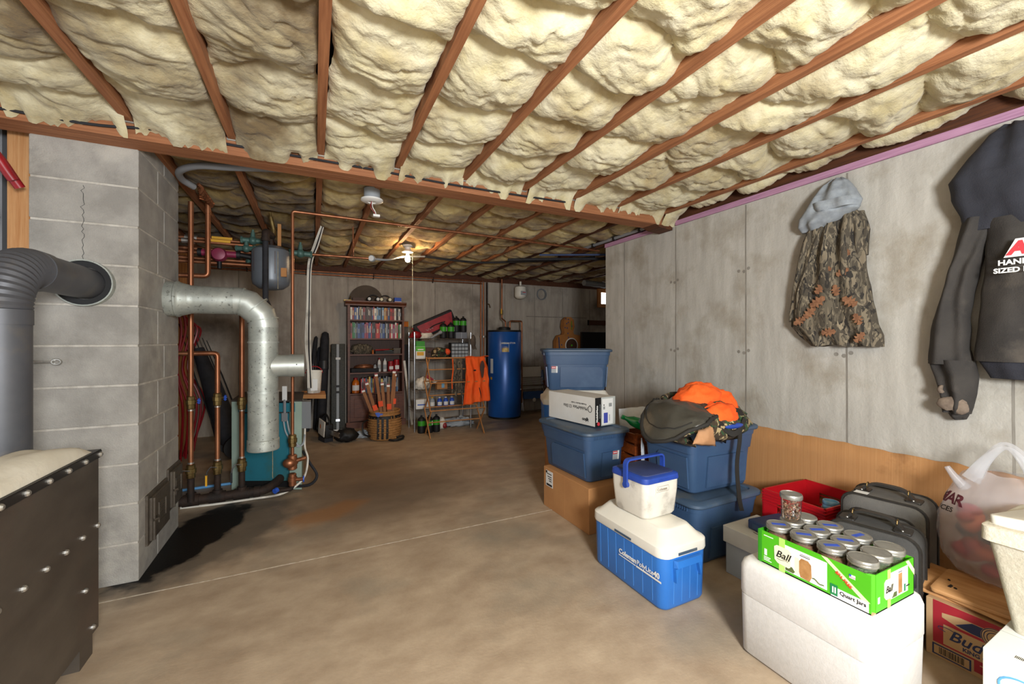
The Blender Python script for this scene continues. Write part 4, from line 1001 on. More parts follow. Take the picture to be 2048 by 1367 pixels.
def pocket(u, v):
    lo_ = Vector((-.245, 0, -.045)).lerp(Vector((-.065, 0, -.075)), u); hi_ = Vector((-.205, 0, .025)).lerp(Vector((-.095, 0, .045)), u)
    p = lo_.lerp(hi_, v); p.y = -.240-.022*math.sin(PI*u)**.5*math.sin(PI*v)**.5+.006*nz(u*5, v*5); p.z += .006*nz(u*4, 3); return p
q = B().grid(pocket, 12, 8).o('side_pocket', 'tan_cloth', t, 60); m_ = q.modifiers.new('thick', 'SOLIDIFY'); m_.thickness = .006
def strap(pts, w_, name='strap', m='strap'):
    P = bez(pts, 6); rg_ = []
    for i, p in enumerate(P):
        d = (P[min(i+1, len(P)-1)]-P[max(i-1, 0)]).normalized(); s_ = d.cross(Vector((0, -1, .2))).normalized(); n_ = d.cross(s_).normalized()
        rg_.append([p+s_*w_+n_*.0018, p-s_*w_+n_*.0018, p-s_*w_-n_*.0018, p+s_*w_-n_*.0018])
    return B().loft(rg_).o(name, m, t, 40)
strap([(.09, -.20, .075), (.10, -.255, .02), (.10, -.262, -.05), (.10, -.245, -.20), (.095, -.262, -.37), (.085, -.285, -.44)], .016)
strap([(-.02, -.235, .035), (.03, -.262, -.01), (.09, -.268, .005), (.17, -.245, .06)], .015)
# ================================================================ LEFT SIDE
mat('stove_black', '#5a5249', '#463f38', .45, .25, 3, (1, 1, 2.2), .04, 40, .3, .7, c3='#5f4a3f', sc3=1.6, lo3=.55, hi3=.8)
mat('stove_trim', '#3a3735', '#2e2b2a', .4, .5, 5)
mat('flue_black', '#55565a', '#48494d', .5, .25, 4, c3='#5e5a55', sc3=6)
t = thing('wood_furnace', 'black sheet metal furnace with bolted side panels at the lower left', 'furnace', (-1.14, 1.72, 0))
a, c = .35, .52
B().box(-a, a, -c, c, .082, .785).o('jacket', 'stove_black', t)
B().box(-a-.006, a+.006, -c-.006, c+.006, .768, .80).o('top_plate', 'stove_trim', t)
B().box(a, a+.008, -c-.006, c+.006, .772, .796).o('edge_trim', 'stove_trim', t)
for x0, x1, y0, y1 in ((a-.10, a-.004, c-.14, c-.04), (-a+.004, -a+.10, c-.14, c-.04), (a-.10, a-.004, -c+.04, -c+.14), (-a+.004, -a+.10, -c+.04, -c+.14)):
    B().box(x0, x1, y0, y1, 0, .082).o('leg', 'stove_black', t)
bm_ = B().lathe([(.0105, 0), (.0105, .004), (.006, .009), (.001, .010)], 8).mesh('bolt', 'bolt', 30)
for k in range(9):
    share('bolt', bm_, t, (a+.008, c-.012-k*.118, .782), (0, PI/2, 0)); share('bolt', bm_, t, (a, c-.010-k*.118, .495), (0, PI/2, 0))
for y, z in ((c-.11, .285), (c-.6, .285), (c-.05, .11)): share('bolt', bm_, t, (a, y, z), (0, PI/2, 0))
# black flue: vertical run, crimped elbow, run into the chimney
t = thing('stove_pipe', 'matte black stove pipe running from the furnace into the chimney', 'pipe', (-1.02, 2.139, .80))
r0 = .078
B().cyl((0, 0, 0), (0, 0, .545), r0, n=32).o('riser', 'flue_black', t, 40)
B().cyl((0, 0, .50), (0, 0, .555), r0+.003, n=32).o('crimp_collar', 'flue_black', t, 40)
pts = [(0, .17*(1-math.cos(q)), .555+.17*math.sin(q)) for q in [k*PI/2/28 for k in range(29)]]
B().tube(pts, [r0+(.0035 if k % 2 else -.001) for k in range(29)], 32).o('crimped_elbow', 'flue_black', t, 25)
B().cyl((0, .17, .725), (0, .235, .725), r0+.004, n=32).o('crimp_collar', 'flue_black', t, 40)
B().cyl((0, .20, .725), (0, .62, .725), r0-.001, n=32).o('horizontal_run', 'flue_black', t, 40)
B().loft([[(math.cos(q)*r_, y, .725+math.sin(q)*r_) for q in [k*PI/18 for k in range(36)]] for r_, y in ((.080, .600), (.108, .600), (.108, .619), (.080, .619))], loop=True).o('thimble_plate', 'black', t, 30)
B().loft([[(math.cos(q)*r_, y, .725+math.sin(q)*r_) for q in [k*PI/18 for k in range(36)]] for r_, y in ((.108, .585), (.114, .585), (.114, .6195), (.108, .6195))], loop=True).o('thimble_ring', 'galv', t, 30)
B().sph((.07, .05, .60), .004, 6, 4).o('rivet', 'bolt', t)
# eye bolt in the chimney
t = thing('eye_bolt', 'zinc eye bolt screwed into the chimney above the furnace', 'bolt', (-1.175, 2.757, 1.14))
B().tube([(-.03, -.03, 0), (.02, -.03, 0), (.045, -.03, 0)], .006, 8).o('shank', 'bolt', t, 40)
B().tube([(.062+.016*math.cos(q), -.03, .012*math.sin(q)) for q in [k*PI/6 for k in range(12)]], .005, 7, True).o('eye', 'bolt', t, 50)
B().cyl((-.03, -.03, 0), (-.03, .0, 0), .008, n=6).o('nut', 'bolt', t)
# paper bags lying on the furnace
mat('sack', '#d8d2c2', '#c9c2b0', .7, 0, 5, bump=.25, bs=20); mat('sack_green', '#86b45c', None, .7)
def sack(label, loc, rz, L_, w_, th, seed):
    t = thing('paper_sack', label, 'bag', loc, rz, 'paper sacks on the furnace')
    def top(u, v): return th*(max(0, 4*u*(1-u))**.35)*(max(0, 4*v*(1-v))**.45)*(.8+.35*nz(u*4, v*3, seed))
    b = B().grid(lambda u, v: ((u-.5)*w_, (v-.5)*L_, .001+top(u, v)), 16, 24).grid(lambda u, v: ((u-.5)*w_, (v-.5)*L_, .0), 1, 1, True)
    b.o('sack', 'sack', t, 60)
    return t, top
t, tp_ = sack('folded white paper sack on the furnace edge', (-.880, 1.76, .8005), 0, .86, .175, .085, 2)
t, tp_ = sack('white paper sack with green print behind the folded one', (-1.105, 1.66, .8005), 0, .74, .26, .080, 7)
B().grid(lambda u, v: (-.02+u*.10, -.20+v*.45, .003+tp_((-.02+u*.10)/.26+.5, (-.20+v*.45)/.70+.5)), 8, 12).o('green_print', 'sack_green', t, 60)
for k in range(4): B().grid(lambda u, v: (.085+.010*k+u*.004, -.02+v*.15, .003+tp_((.085+.010*k+u*.004)/.26+.5, (-.02+v*.15)/.70+.5)), 1, 8).o('printed_line', 'print_grey', t)
# galvanised flue
t = thing('galvanised_flue', 'galvanised flue pipe from the chimney down to the boiler', 'pipe', (-.818, 3.22, 1.50))
r0 = .088
ex = .512
B().lathe([(.105, 0), (.107, .01), (.107, .045), (.112, .05), (.112, .06), (.107, .065), (.103, .075), (.092, .115), (r0+.001, .12), (r0+.001, .15)], 32, cap=False).xf(Matrix.Rotation(PI/2, 4, 'Y')).o('wall_collar', 'galv', t, 35)
B().cyl((.14, 0, 0), (ex-.15, 0, 0), r0, n=32).o('horizontal_run', 'galv', t, 40)
B().tube([(ex-.16+.02*k, 0, 0) for k in range(2)]+[(ex-.15+.15*math.sin(q), 0, -.15+.15*math.cos(q)) for q in (PI/8, 3*PI/8)]+[(ex, 0, -.15), (ex, 0, -.17)], r0+.002, 32).o('gored_elbow', 'galv2', t, 20)
B().cyl((ex, 0, -.16), (ex, 0, -.62), r0, n=32).o('riser', 'galv', t, 40)
B().cyl((ex, 0, -.60), (ex, 0, -.93), r0+.003, n=32).o('tee_section', 'galv', t, 40)
for q in (PI/8-.2, PI/4, 3*PI/8+.2):
    cq = Vector((ex-.15+.15*math.sin(q), 0, -.15+.15*math.cos(q))); dq = Vector((math.cos(q), 0, -math.sin(q)))*.004; B().cyl(cq-dq, cq+dq, r0+.006, n=32).o('gore_seam', 'galv', t, 40)
for z in (-.27, -.60, -.93): B().cyl((ex, 0, z-.006), (ex, 0, z+.006), r0+.005, n=32).o('bead', 'galv2', t, 40)
B().lathe([(r0+.004, -.99), (r0+.008, -.985), (r0+.007, -.92), (r0+.003, -.915)], 32, (ex, 0, 0)).o('end_cap', 'galv', t, 35)
br = B().cyl((ex, 0, -.43), (ex+.20, 0, -.43), .074, n=28).o('damper_branch', 'galv2', t, 40)
B().cyl((ex+.15, 0, -.43), (ex+.245, 0, -.43), .078, n=28).o('damper_collar', 'galv2', br, 40)
B().sph((ex+.20, -.078, -.42), .004, 6, 4).o('screw', 'ink', br)
B().cyl((ex, 0, -.78), (ex-.05, .62, -.86), r0-.01, n=24).o('boiler_connection', 'galv', t, 40)
# boiler
mat('sage', '#a3b6a8', '#94a89b', .45, .1, 5); mat('teal', '#2f7c8c', '#2a6f80', .45, .1, 3, c3='#3f6a64', sc3=3)
mat('boiler_top', '#3b3a3a', '#4a4038', .6, .2, 5)
t = thing('boiler', 'sage and teal oil boiler standing behind the copper pipes', 'boiler', (-.615, 4.085, 0))
W_, D_, H_ = .575, .62, .735
B().box(.012, W_-.012, .03, D_, .02, H_-.02).o('core', 'boiler_top', t)
B().box(0, .095, 0, .03, .005, H_).o('front_post', 'sage', t); B().box(W_-.10, W_, 0, .03, .005, H_).o('front_post', 'sage', t)
B().box(0, .012, .03, D_, .005, H_).o('side_panel', 'sage', t); B().box(W_-.012, W_, .03, D_, .005, H_).o('side_panel', 'sage', t)
B().box(.10, W_-.105, .012, .03, .075, H_-.10).o('front_panel', 'teal', t)
B().box(.055, W_-.055, -.008, .03, H_-.085, H_-.012).o('top_lip', 'teal', t)
B().box(-.004, W_+.004, -.004, D_, H_, H_+.012).o('top_panel', 'boiler_top', t)
B().box(.095, W_-.10, .02, .03, .02, .075).o('base_opening', 'black', t)
mat('rust_white', '#b5a987', '#8a7a55', .9, 0, 30)
B().loft([[(x-.006*k_, .0112, z), (x+.006*k_, .0112, z)] for x, z, k_ in [(.335+.004*nz(i*.6), .55-i*.024, .4+.6*abs(nz(i*.9, 4))) for i in range(20)]], cap=False, closed=False).o('lime_streak', 'rust_white', t)
B().box(W_, W_+.075, .06, .17, .50, H_-.01).o('control_box', 'grey', t)
B().box(W_-.02, W_+.21, .46, .78, H_-.035, H_+.001).o('side_shelf', 'cardboard', t)
B().rbox(.415, .455, -.03, .004, H_+.012, H_+.13, .003, .002).o('aquastat', 'label_white', t)
B().cyl((.435, -.02, H_-.11), (.435, -.02, H_+.02), .013, n=10).o('probe', 'grey', t)
B().rbox(.41, .46, -.035, -.005, H_-.16, H_-.09, .003, .002).o('junction_box', 'grey', t)
for off in (0, .03):
    B().tube(bez([(.425+off, -.025, H_-.15), (.45+off, -.03, H_-.26), (.53+off*.5, -.035, H_-.36+off*.2), (.585, -.03, H_-.345), (.60, .02, H_-.28)], 6), .0075, 7).o('conduit', 'label_grey', t, 50)
B().tube(bez([(.60, .05, .50), (.60, .0, .36), (.625, -.04, .26), (.585, -.10, .12), (.43, -.17, .03), (.2, -.24, .012), (-.05, -.34, .01), (-.30, -.42, .01)], 8), .009, 8).o('armoured_cable', 'cool_dirty', t, 50)
B().tube(bez([(.58, .10, .30), (.64, .02, .22), (.70, .0, .12), (.64, -.02, .05), (.5, .0, .03)], 6), .012, 8).o('hose', 'rubber', t, 50)
for o in [x for x in bpy.data.objects if x.parent == t]:
    for v in o.data.vertices: v.co = (v.co.x*.91, v.co.y-.415*v.co.x, v.co.z)
# copper risers with valves
def valve_body(b, x, y, z, s=1): b.lathe([(.022*s, -.05*s), (.028*s, -.045*s), (.028*s, -.015*s), (.034*s, -.012*s), (.034*s, .02*s), (.028*s, .022*s), (.028*s, .045*s), (.022*s, .05*s)], 10, (x, y, z))
def riser(label, x, y, z0, z1, pts_top, vz, gate, r=.0175):
    t = thing('copper_pipe', label, 'pipe', (x, y, 0), group='copper heating pipes')
    P = corner([(0, 0, z0)]+[(0, 0, z1)]+pts_top, .03, 5) if pts_top else [(0, 0, z0), (0, 0, z1)]
    B().tube(P, r, 12).o('tube', 'copper', t, 40)
    if vz:
        B().cyl((0, 0, .07), (0, 0, vz-.04), r+.004, n=12).o('iron_nipple', 'iron', t, 40)
        b = B(); valve_body(b, 0, 0, vz); v = b.o('ball_valve', 'brass', t, 30)
        B().tube([(0, -.03, vz+.01), (-.035, -.045, vz+.02), (-.055, -.05, vz-.01), (-.06, -.05, vz-.04)], .005, 6).o('lever', 'steel', v, 40)
        B().box(-.066, -.054, -.054, -.046, vz-.115, vz-.035).o('lever_grip', 'yellow' if x < -.6 else 'black', v)
        for q in (vz+.055, ): B().cyl((0, 0, q), (0, 0, q+.012), r+.003, n=12).o('solder_ring', 'solder', t, 40)
    if gate:
        b = B(); valve_body(b, 0, 0, gate, .95); v = b.o('drain_valve', 'brass', t, 30)
        if x > -.9 and x < -.6:
            B().cyl((.02, -.01, gate+.01), (.05, -.02, gate+.01), .006, n=8).o('stem', 'brass', v)
            B().tube([(.052+.004*math.cos(q*6), -.022+.018*math.cos(q), gate+.01+.018*math.sin(q)) for q in [k*PI/7 for k in range(14)]], .006, 6, True).o('handwheel', 'bluep', v, 40)
        B().cyl((0, 0, gate-.06), (0, 0, gate-.05), r+.002, n=12).o('solder_ring', 'solder', t, 40)
    return t
riser('tall copper riser beside the chimney with yellow lever valve', -.808, 3.718, .10, 2.25, [], .29, .79)
riser('copper riser that bends left behind the chimney at mid height', -.655, 3.76, .10, 1.146, [(-.40, 0, 1.146)], .285, .80)
riser('copper riser that vanishes up behind the galvanised flue', -.50, 3.76, .10, 1.50, [(0, .25, 1.52)], .285, .76)
t = thing('copper_pipe', 'short copper drop from the ceiling bending left above the flue', 'pipe', (-.714, 3.76, 0), group='copper heating pipes')
B().tube(corner([(0, 0, 2.27), (0, 0, 1.722), (-.32, 0, 1.715)], .03, 5), .0175, 12).o('tube', 'copper', t, 40)
for z in (2.19,): B().cyl((0, 0, z), (0, 0, z+.03), .021, n=12).o('coupling', 'copper', t, 40)
t = thing('copper_pipe', 'thin copper pipe dropping in front of the boiler from the ceiling', 'pipe', (-.155, 3.735, 0), group='copper heating pipes')
B().tube(corner([(0, 0, .30), (0, 0, 2.275), (1.5, .03, 2.27), (3.1, .09, 2.265)], .02, 5), .0125, 10).o('tube', 'copper', t, 40)
for k in range(4): B().tube([(.4+k*.43, .01+.012*k, 2.30), (.4+k*.43, -.006+.012*k, 2.258), (.405+k*.43, .026+.012*k, 2.257)], .0025, 5).o('pipe_hook', 'steel', t)
b = B(); valve_body(b, 0, 0, .44, 1); b.o('check_valve', 'brass', t, 30)
b = B(); valve_body(b, 0, 0, .27, 1.2); b.sph((-.02, -.02, .27), .05, 12, 8, 1, .8, .8); b.cyl((.02, -.01, .28), (.10, -.02, .30), .016, n=10); b.o('pressure_reducer', 'copper', t, 40)
b = B(); valve_body(b, 0, 0, .13, 1); b.cyl((.02, -.01, .13), (.075, -.02, .13), .014, n=10); v = b.o('shutoff', 'copper', t, 40)
B().cyl((.075, -.02, .13), (.085, -.02, .13), .026, n=12).o('handwheel', 'bluep', v, 40)
B().tube(corner([(0, 0, .16), (0, 0, .055), (-.12, .0, .055)], .03, 4), .018, 10).o('iron_elbow', 'iron', t, 40)
B().cyl((-.105, -.03, .075), (-.122, -.050, .07), .02, n=12).o('handwheel', 'bluep', t, 30)
# iron return manifold
t = thing('iron_manifold', 'black iron return pipe along the floor below the copper risers', 'pipe', (0, 3.76, .065))
B().tube(corner([(-.98, 0, 0), (-.34, .0, .0), (-.26, .12, .03), (-.24, .3, .03)], .06, 5), .034, 14).o('header', 'iron', t, 40)
for x in (-.816, -.655, -.50): B().cyl((x-.05, 0, 0), (x+.05, 0, 0), .042, n=14).o('tee', 'iron', t, 40); B().cyl((x, 0, 0), (x, 0, .055), .032, n=12).o('tee_neck', 'iron', t, 40)
B().cyl((-.42, 0, 0), (-.38, 0, 0), .043, n=14).o('union', 'iron', t, 40)
B().cyl((-.98, 0, -.0645), (-.98, 0, 0), .03, n=10).o('support', 'iron', t)
# blue hose on the floor
o = B().tube([(-1.05, 4.22, .012), (-.8, 4.24, .012), (-.60, 4.25, .012)], .0115, 8).o('blue_tube', 'midea_blue', None, 40)
tag(o, 'bright blue plastic tube on the floor left of the boiler', 'tube')
# expansion tank on its iron stand pipe
mat('tank_grey', '#6e747a', '#636970', .4, .2, 4, c3='#6a4a38', sc3=5, lo3=.64, hi3=.76)
t = thing('expansion_tank', 'grey expansion tank with rust drips hung above the boiler', 'tank', (-.318, 3.92, 1.655))
B().lathe([(.03, 0), (.09, .012), (.132, .045), (.14, .08), (.14, .29), (.132, .325), (.09, .355), (.03, .365)], 32).o('shell', 'tank_grey', t, 40)
B().box(.095, .135, -.118, -.098, .10, .17).xf(Matrix.Rotation(math.radians(-8), 4, 'Z')).o('paper_label', 'cardboard', t)
B().cyl((0, 0, .36), (0, 0, .44), .016, n=10).o('neck', 'iron', t, 40)
for q, l_ in ((-1.9, .2), (-1.75, .26), (-1.3, .18), (-1.15, .30), (-2.5, .16)):
    B().loft([[(.1405*math.cos(q+s_*.012), .1405*math.sin(q+s_*.012), z) for s_ in (-1, 1)] for z in (.30, .30-l_*.5, .30-l_)], cap=False, closed=False).o('rust_drip', 'rust_white' if q == -1.15 else 'dark_wood', t)
t = thing('stand_pipe', 'black iron stand pipe with elbow in front of the grey tank', 'pipe', (-.342, 3.75, 0))
B().cyl((0, 0, 1.55), (0, 0, 2.05), .021, n=14).o('pipe', 'rubber', t, 40)
B().tube(corner([(0, 0, 2.03), (0, 0, 2.095), (.03, .17, 2.10)], .03, 5), .028, 14).o('elbow', 'iron', t, 40)
B().cyl((0, 0, 2.02), (0, 0, 2.045), .032, n=14).o('elbow_bead', 'iron', t, 40)
B().cyl((0, 0, 1.56), (0, .30, 1.52), .021, n=12).o('branch', 'rubber', t, 40)
t = thing('relief_valve', 'tall brass relief valve standing behind the iron elbow', 'valve', (-.30, 3.90, 2.10))
B().cyl((0, 0, 0), (0, 0, .05), .022, n=12).cyl((0, 0, .05), (-.02, 0, .15), .018, n=12).cyl((-.02, 0, .15), (-.025, 0, .19), .010, n=10).o('body', 'brass', t, 30)
B().box(.03, .055, -.01, .02, -.08, .10).o('air_vent', 'cardboard', t)
# zone valves and manifolds up at the ceiling
mat('valve_green', '#4f6f66', '#43625a', .5, .2, 12); mat('pump_red', '#8e2c4a', '#7a2340', .45, .1, 8)
for k, (z, x1, y) in enumerate(((2.065, -.50, 4.10), (2.025, -.46, 4.02), (1.985, -.43, 4.12), (1.945, -.75, 4.06), (1.905, -.43, 4.10), (1.87, -.40, 4.06))):
    t = thing('copper_branch', ('topmost', 'second', 'third', 'fourth', 'fifth', 'lowest')[k]+' horizontal copper branch left of the grey tank', 'pipe', (-1.25, y, z), group='horizontal copper branches')
    B().cyl((0, 0, 0), (x1+1.25, 0, 0), .0135 if k != 2 else .017, n=10).o('tube', 'copper', t, 40)
    if k < 2:
        B().cyl((.32, 0, 0), (.40, 0, 0), .022, n=10).o('ball_valve', 'solder', t, 40)
        B().box(.50, .64, -.025, -.015, .004, .024).o('lever', 'yellow', t)
    B().cyl((.28, 0, 0), (.31, 0, 0), .017, n=10).o('coupling', 'copper', t, 40)
def zone(label, loc, rz, s=1):
    t = thing('zone_valve', label, 'valve', loc, rz, 'green zone valves')
    B().cyl((-.075*s, 0, 0), (.075*s, 0, 0), .022*s, n=12).o('body', 'valve_green', t, 40)
    B().sph((0, 0, 0), .035*s, 12, 8).o('bonnet_base', 'valve_green', t, 50)
    B().cyl((0, 0, 0), (0, 0, .07*s), .022*s, .014*s, n=12).cyl((0, 0, .07*s), (0, 0, .09*s), .010*s, n=10).o('bonnet', 'valve_green', t, 40)
    for sd in (-1, 1): B().cyl((sd*.07*s, 0, 0), (sd*.085*s, 0, 0), .029*s, n=6).o('union_nut', 'valve_green', t)
zone('upper green valve left of the iron elbow', (-.455, 4.00, 2.065), 0)
zone('lower green valve touching the top of the grey tank', (-.50, 3.99, 1.995), -20, .9)
zone('green valve right of the grey tank', (-.11, 4.15, 2.02), 8, 1.1)
zone('small green valve half hidden beside the grey tank', (-.45, 4.05, 1.90), 30, .7)
t = thing('circulator_pump', 'dark red circulator pump left of the grey tank', 'pump', (-.68, 3.98, 1.925), 0)
B().lathe([(.02, -.05), (.045, -.045), (.055, -.01), (.055, .02), (.045, .045), (.02, .05)], 16).xf(Matrix.Rotation(PI/2, 4, 'X')).o('volute', 'pump_red', t, 40)
B().cyl((-.12, 0, .01), (.12, 0, .01), .026, n=12).o('flanged_body', 'pump_red', t, 40)
for sd in (-1, 1): B().cyl((sd*.115, 0, .01), (sd*.14, 0, .01), .034, n=12).o('flange', 'black', t, 40)
B().cyl((.0, 0, -.05), (.0, 0, -.11), .016, n=10).o('drain', 'black', t, 40)
B().cyl((.14, 0, .01), (.24, 0, -.005), .02, n=10).o('outlet', 'black', t, 40)
# white wire bundle hanging to the boiler controls
t = thing('cable_bundle', 'bundle of white cables hanging from the ceiling to the boiler', 'cable', (0, 0, 0))
for k in range(4):
    B().tube(bez([(.06+.008*k, 4.30, 2.33), (.0+.012*k, 4.29, 2.14), (-.05+.010*k, 4.28, 1.95), (-.058+.009*k, 4.27, 1.6), (-.072+.014*k, 4.27, 1.25-.02*k), (-.055+.010*k, 4.27, 1.0), (-.05+.012*k, 4.27, .80)], 7), .0055, 6).o('cable', 'cool_dirty' if k != 2 else 'rubber', t, 50)
t = thing('plastic_bucket', 'off-white bucket with red handle behind the boiler', 'bucket', (.0, 4.42, .737))
B().lathe([(.055, 0), (.058, .004), (.070, .20), (.074, .202), (.074, .215), (.068, .215), (.066, .20), (.054, .01)], 20).o('pail', 'cool_dirty', t, 40)
B().tube([(.075*math.cos(q), 0, .19+.065*math.sin(q)) for q in [k*PI/8 for k in range(9)]], .005, 6).o('bail_handle', 'redp', t, 40)
B().box(-.03, .03, -.085, -.062, .03, .14).o('switch_box', 'label_white', t)
# grey conduit, small copper fittings at the ceiling near the chimney
t = thing('flexible_conduit', 'grey plastic conduit curling out over the chimney below the joists', 'conduit', (0, 0, 2.275))
B().tube(bez([(.0, 2.80, .005), (-.22, 2.86, .0), (-.45, 2.95, .0), (-.62, 3.02, .005), (-.735, 3.14, .0), (-.76, 3.28, -.005), (-.72, 3.38, -.015)], 8), .020, 12).o('tube', 'grey', t, 50)
t = thing('copper_fittings', 'cluster of small copper elbows hung under the joist near the chimney', 'fittings', (-.70, 3.60, 2.285))
for k in range(7):
    B().tube(corner([(-.01*k+.03*nz(k), -.20+.055*k, .005), (.02+.02*nz(k, 3), -.17+.055*k, -.012), (.0+.02*nz(k, 7), -.14+.055*k, -.035)], .012, 3), .011, 8).o('elbow', 'copper', t, 40)
# red and blue PEX on the partition and rods
mat('pex', '#9c1420', '#7f0f19', .35, 0, 6)
t = thing('tube_bundle', 'bundle of red heating tubes on the stud wall behind the chimney', 'tubes', (0, 0, 0))
for k in range(7):
    P = [(-1.27+.02*(k % 3), 5.05+.10*k, 1.72-.05*k), (-1.22+.012*k, 5.10+.10*k, 1.35), (-1.26+.02*(k % 2), 5.08+.10*k, .95), (-1.20+.015*k, 5.04+.11*k, .55), (-1.24+.02*(k % 3), 5.12+.10*k, .02)]
    B().tube(bez(P, 6), .011, 7).o('red_tube', 'pex', t, 50)
for k, (z0, dy, lab) in enumerate(((2.205, 0, 'front'), (2.185, .05, 'rear'))):
    o = B().tube(bez([(-1.75, 2.60+dy, z0+.09), (-1.50, 2.60+dy, z0+.045), (-1.33, 2.64+dy, z0-.06), (-1.255, 2.72+dy, z0-.22)], 8), .020, 10).o('red_tube', 'pex', None, 50)
    tag(o, f'{lab} red plastic tube bending down at the upper left corner', 'tube', 'red tubes at the corner')
o = B().tube(bez([(-1.9, 2.605, 2.275), (-1.3, 2.605, 2.262), (-.95, 2.604, 2.258), (-.70, 2.604, 2.285), (-.4, 2.606, 2.275), (0, 2.604, 2.274), (.35, 2.604, 2.272), (.8, 2.604, 2.262), (1.25, 2.604, 2.266), (1.7, 2.606, 2.275)], 8), .0065, 7).o('electrical_cable', 'rubber', None, 50)
tag(o, 'black electrical cable stapled along the front of the beam', 'cable')
# leaning fishing rods and a golf bag in the corner behind the boiler
t = thing('golf_bag', 'black wheeled golf bag lying in the corner left of the boiler', 'bag', (-.80, 5.30, 0), 20)
B().tube([(.05, 0, .13), (-.02, .06, .22), (-.14, .20, .75), (-.24, .32, 1.15)], [.10, .12, .085, .055], 14).o('bag', 'rubber', t, 50)
for sd in (-1, 1): B().cyl((.02, sd*.14-.02, .12), (.02, sd*.14+.02, .12), .12, n=20).o('wheel', 'black', t, 40)
B().box(-.02, .28, -.10, .10, .01, .14).o('base', 'rubber', t)
for k in range(7):
    x = -.26+.045*k
    B().tube([(x+.16, .02+.02*k, .16), (x-.02, .22+.03*k, .85), (x-.14, .36+.03*k, 1.42-.03*k)], [.010, .008, .004], 6).o('club_shaft', ('black', 'steel', 'rubber')[k % 3], t, 50)
# ================================================================ BACK OF THE ROOM
# bookcase
mat('cherry', '#6a3a22', '#512a18', .5, 0, 7, (1, 1, 6), .08, 30)
mat('cherry_back', '#4e3122', '#41281b', .6, 0, 5, (6, 1, 1))
BX0, BX1, BY0, BY1 = .425, 1.205, 6.20, 6.445
t = thing('bookcase', 'brown wooden bookcase with five shelves against the back wall', 'bookcase', ((BX0+BX1)/2, BY0, 0))
w2 = (BX1-BX0)/2; dp = BY1-BY0
for sd in (-1, 1): B().box(*sorted((sd*w2, sd*(w2-.03))), 0, dp, 0, 1.775).o('side', 'cherry', t)
B().box(-w2+.03, w2-.03, dp-.012, dp, .04, 1.775).o('back', 'cherry_back', t)
B().prism([(-.03, 1.80), (-.03, 1.785), (-.005, 1.755), (-.005, 1.735), (.02, 1.735), (dp, 1.735), (dp, 1.80)], -w2-.03, w2+.03, 'x').o('crown', 'cherry', t)
SH = [1.538, 1.272, 1.045, .785, .49]
for z in SH: B().box(-w2+.03, w2-.03, .004, dp-.012, z-.02, z).o('shelf', 'cherry', t)
B().box(-w2-.02, w2+.02, -.022, 0, 0, .09).o('plinth', 'cherry', t)
for sd in (-1, 1):
    x0, x1 = sorted((sd*.006, sd*(w2-.032)))
    d = B().box(x0, x1, -.008, .012, .10, .465).o('door', 'cherry', t)
    B().rbox(x0+.05, x1-.05, -.014, -.006, .15, .415, .006, .004).o('raised_panel', 'cherry', d)
# books
SP = ['#2a2c34', '#8c2020', '#c6b48a', '#2f4f8c', '#dcd8cc', '#1b1b1e', '#b06a28', '#5c8ab0', '#3b2c24', '#c23026', '#7e8a94', '#e0c060', '#304a30', '#5a2430', '#9c3a5c', '#1d3a5c', '#a0a4a8', '#23793a', '#4a4a52']
for i, c_ in enumerate(SP): mat('spine%d' % i, c_, None, .45)
mat('pages', '#cfc6b2', None, .9)
rb = random.Random(12)
bk = {}
def bookrow(z, x0, x1, hmin, hmax, row, pal=None):
    x = x0; k = 0; names = []
    while x < x1-.012:
        th = rb.choice((.014, .018, .022, .026, .034)); th = min(th, x1-x)
        h_ = rb.uniform(hmin, hmax); d_ = rb.uniform(.13, .16); ci = rb.choice(pal or range(len(SP)))
        b = thing('book', '', 'book', (x, BY0+.02+rb.uniform(0, .02), z), 0, row)
        B().box(.0004, th-.0014, 0, d_, 0, h_).o('cover', 'spine%d' % ci, b)
        ti = rb.choice([q for q in (4, 2, 10, 5, 8) if q != ci])
        B().box(th*.25, th*.72, -.0008, 0, h_*.35, h_*rb.uniform(.6, .88)).o('spine_title', 'spine%d' % ti, b)
        names.append((b, x, th)); x += th; k += 1
    colname = {0: 'charcoal', 1: 'dark red', 2: 'tan', 3: 'blue', 4: 'white', 5: 'black', 6: 'orange-brown', 7: 'pale blue', 8: 'dark brown', 9: 'red', 10: 'grey', 11: 'yellow', 12: 'dark green', 13: 'maroon', 14: 'pink', 15: 'navy', 16: 'silver', 17: 'green', 18: 'slate'}
    for i, (b, x_, th) in enumerate(names):
        ci = int(bpy.data.objects[[c for c in b.children][0].name].data.materials[0].name[5:]) if b.children else 0
        b['label'] = ''
        bk.setdefault(row, []).append((b, ci))
    return names
xx0, xx1 = BX0+.036, BX1-.036
bookrow(1.538, xx0, xx1, .165, .188, 'books on the top bookcase shelf', [0, 2, 3, 3, 7, 4, 6, 8, 8, 13, 5, 1, 9, 15, 11])
bookrow(1.272, xx0, xx1, .20, .232, 'books on the second bookcase shelf', [5, 4, 9, 9, 14, 10, 16, 0, 17, 15, 5, 1, 3])
bookrow(.49, xx0+.14, xx1-.05, .19, .232, 'books on the lowest bookcase shelf', [7, 5, 0, 9, 10, 16, 18, 4, 11, 15, 6])
ordn = ['first', 'second', 'third', 'fourth', 'fifth', 'sixth', 'seventh', 'eighth', 'ninth', 'tenth', 'eleventh', 'twelfth', 'thirteenth', 'fourteenth', 'fifteenth', 'sixteenth', 'seventeenth', 'eighteenth', 'nineteenth', 'twentieth']
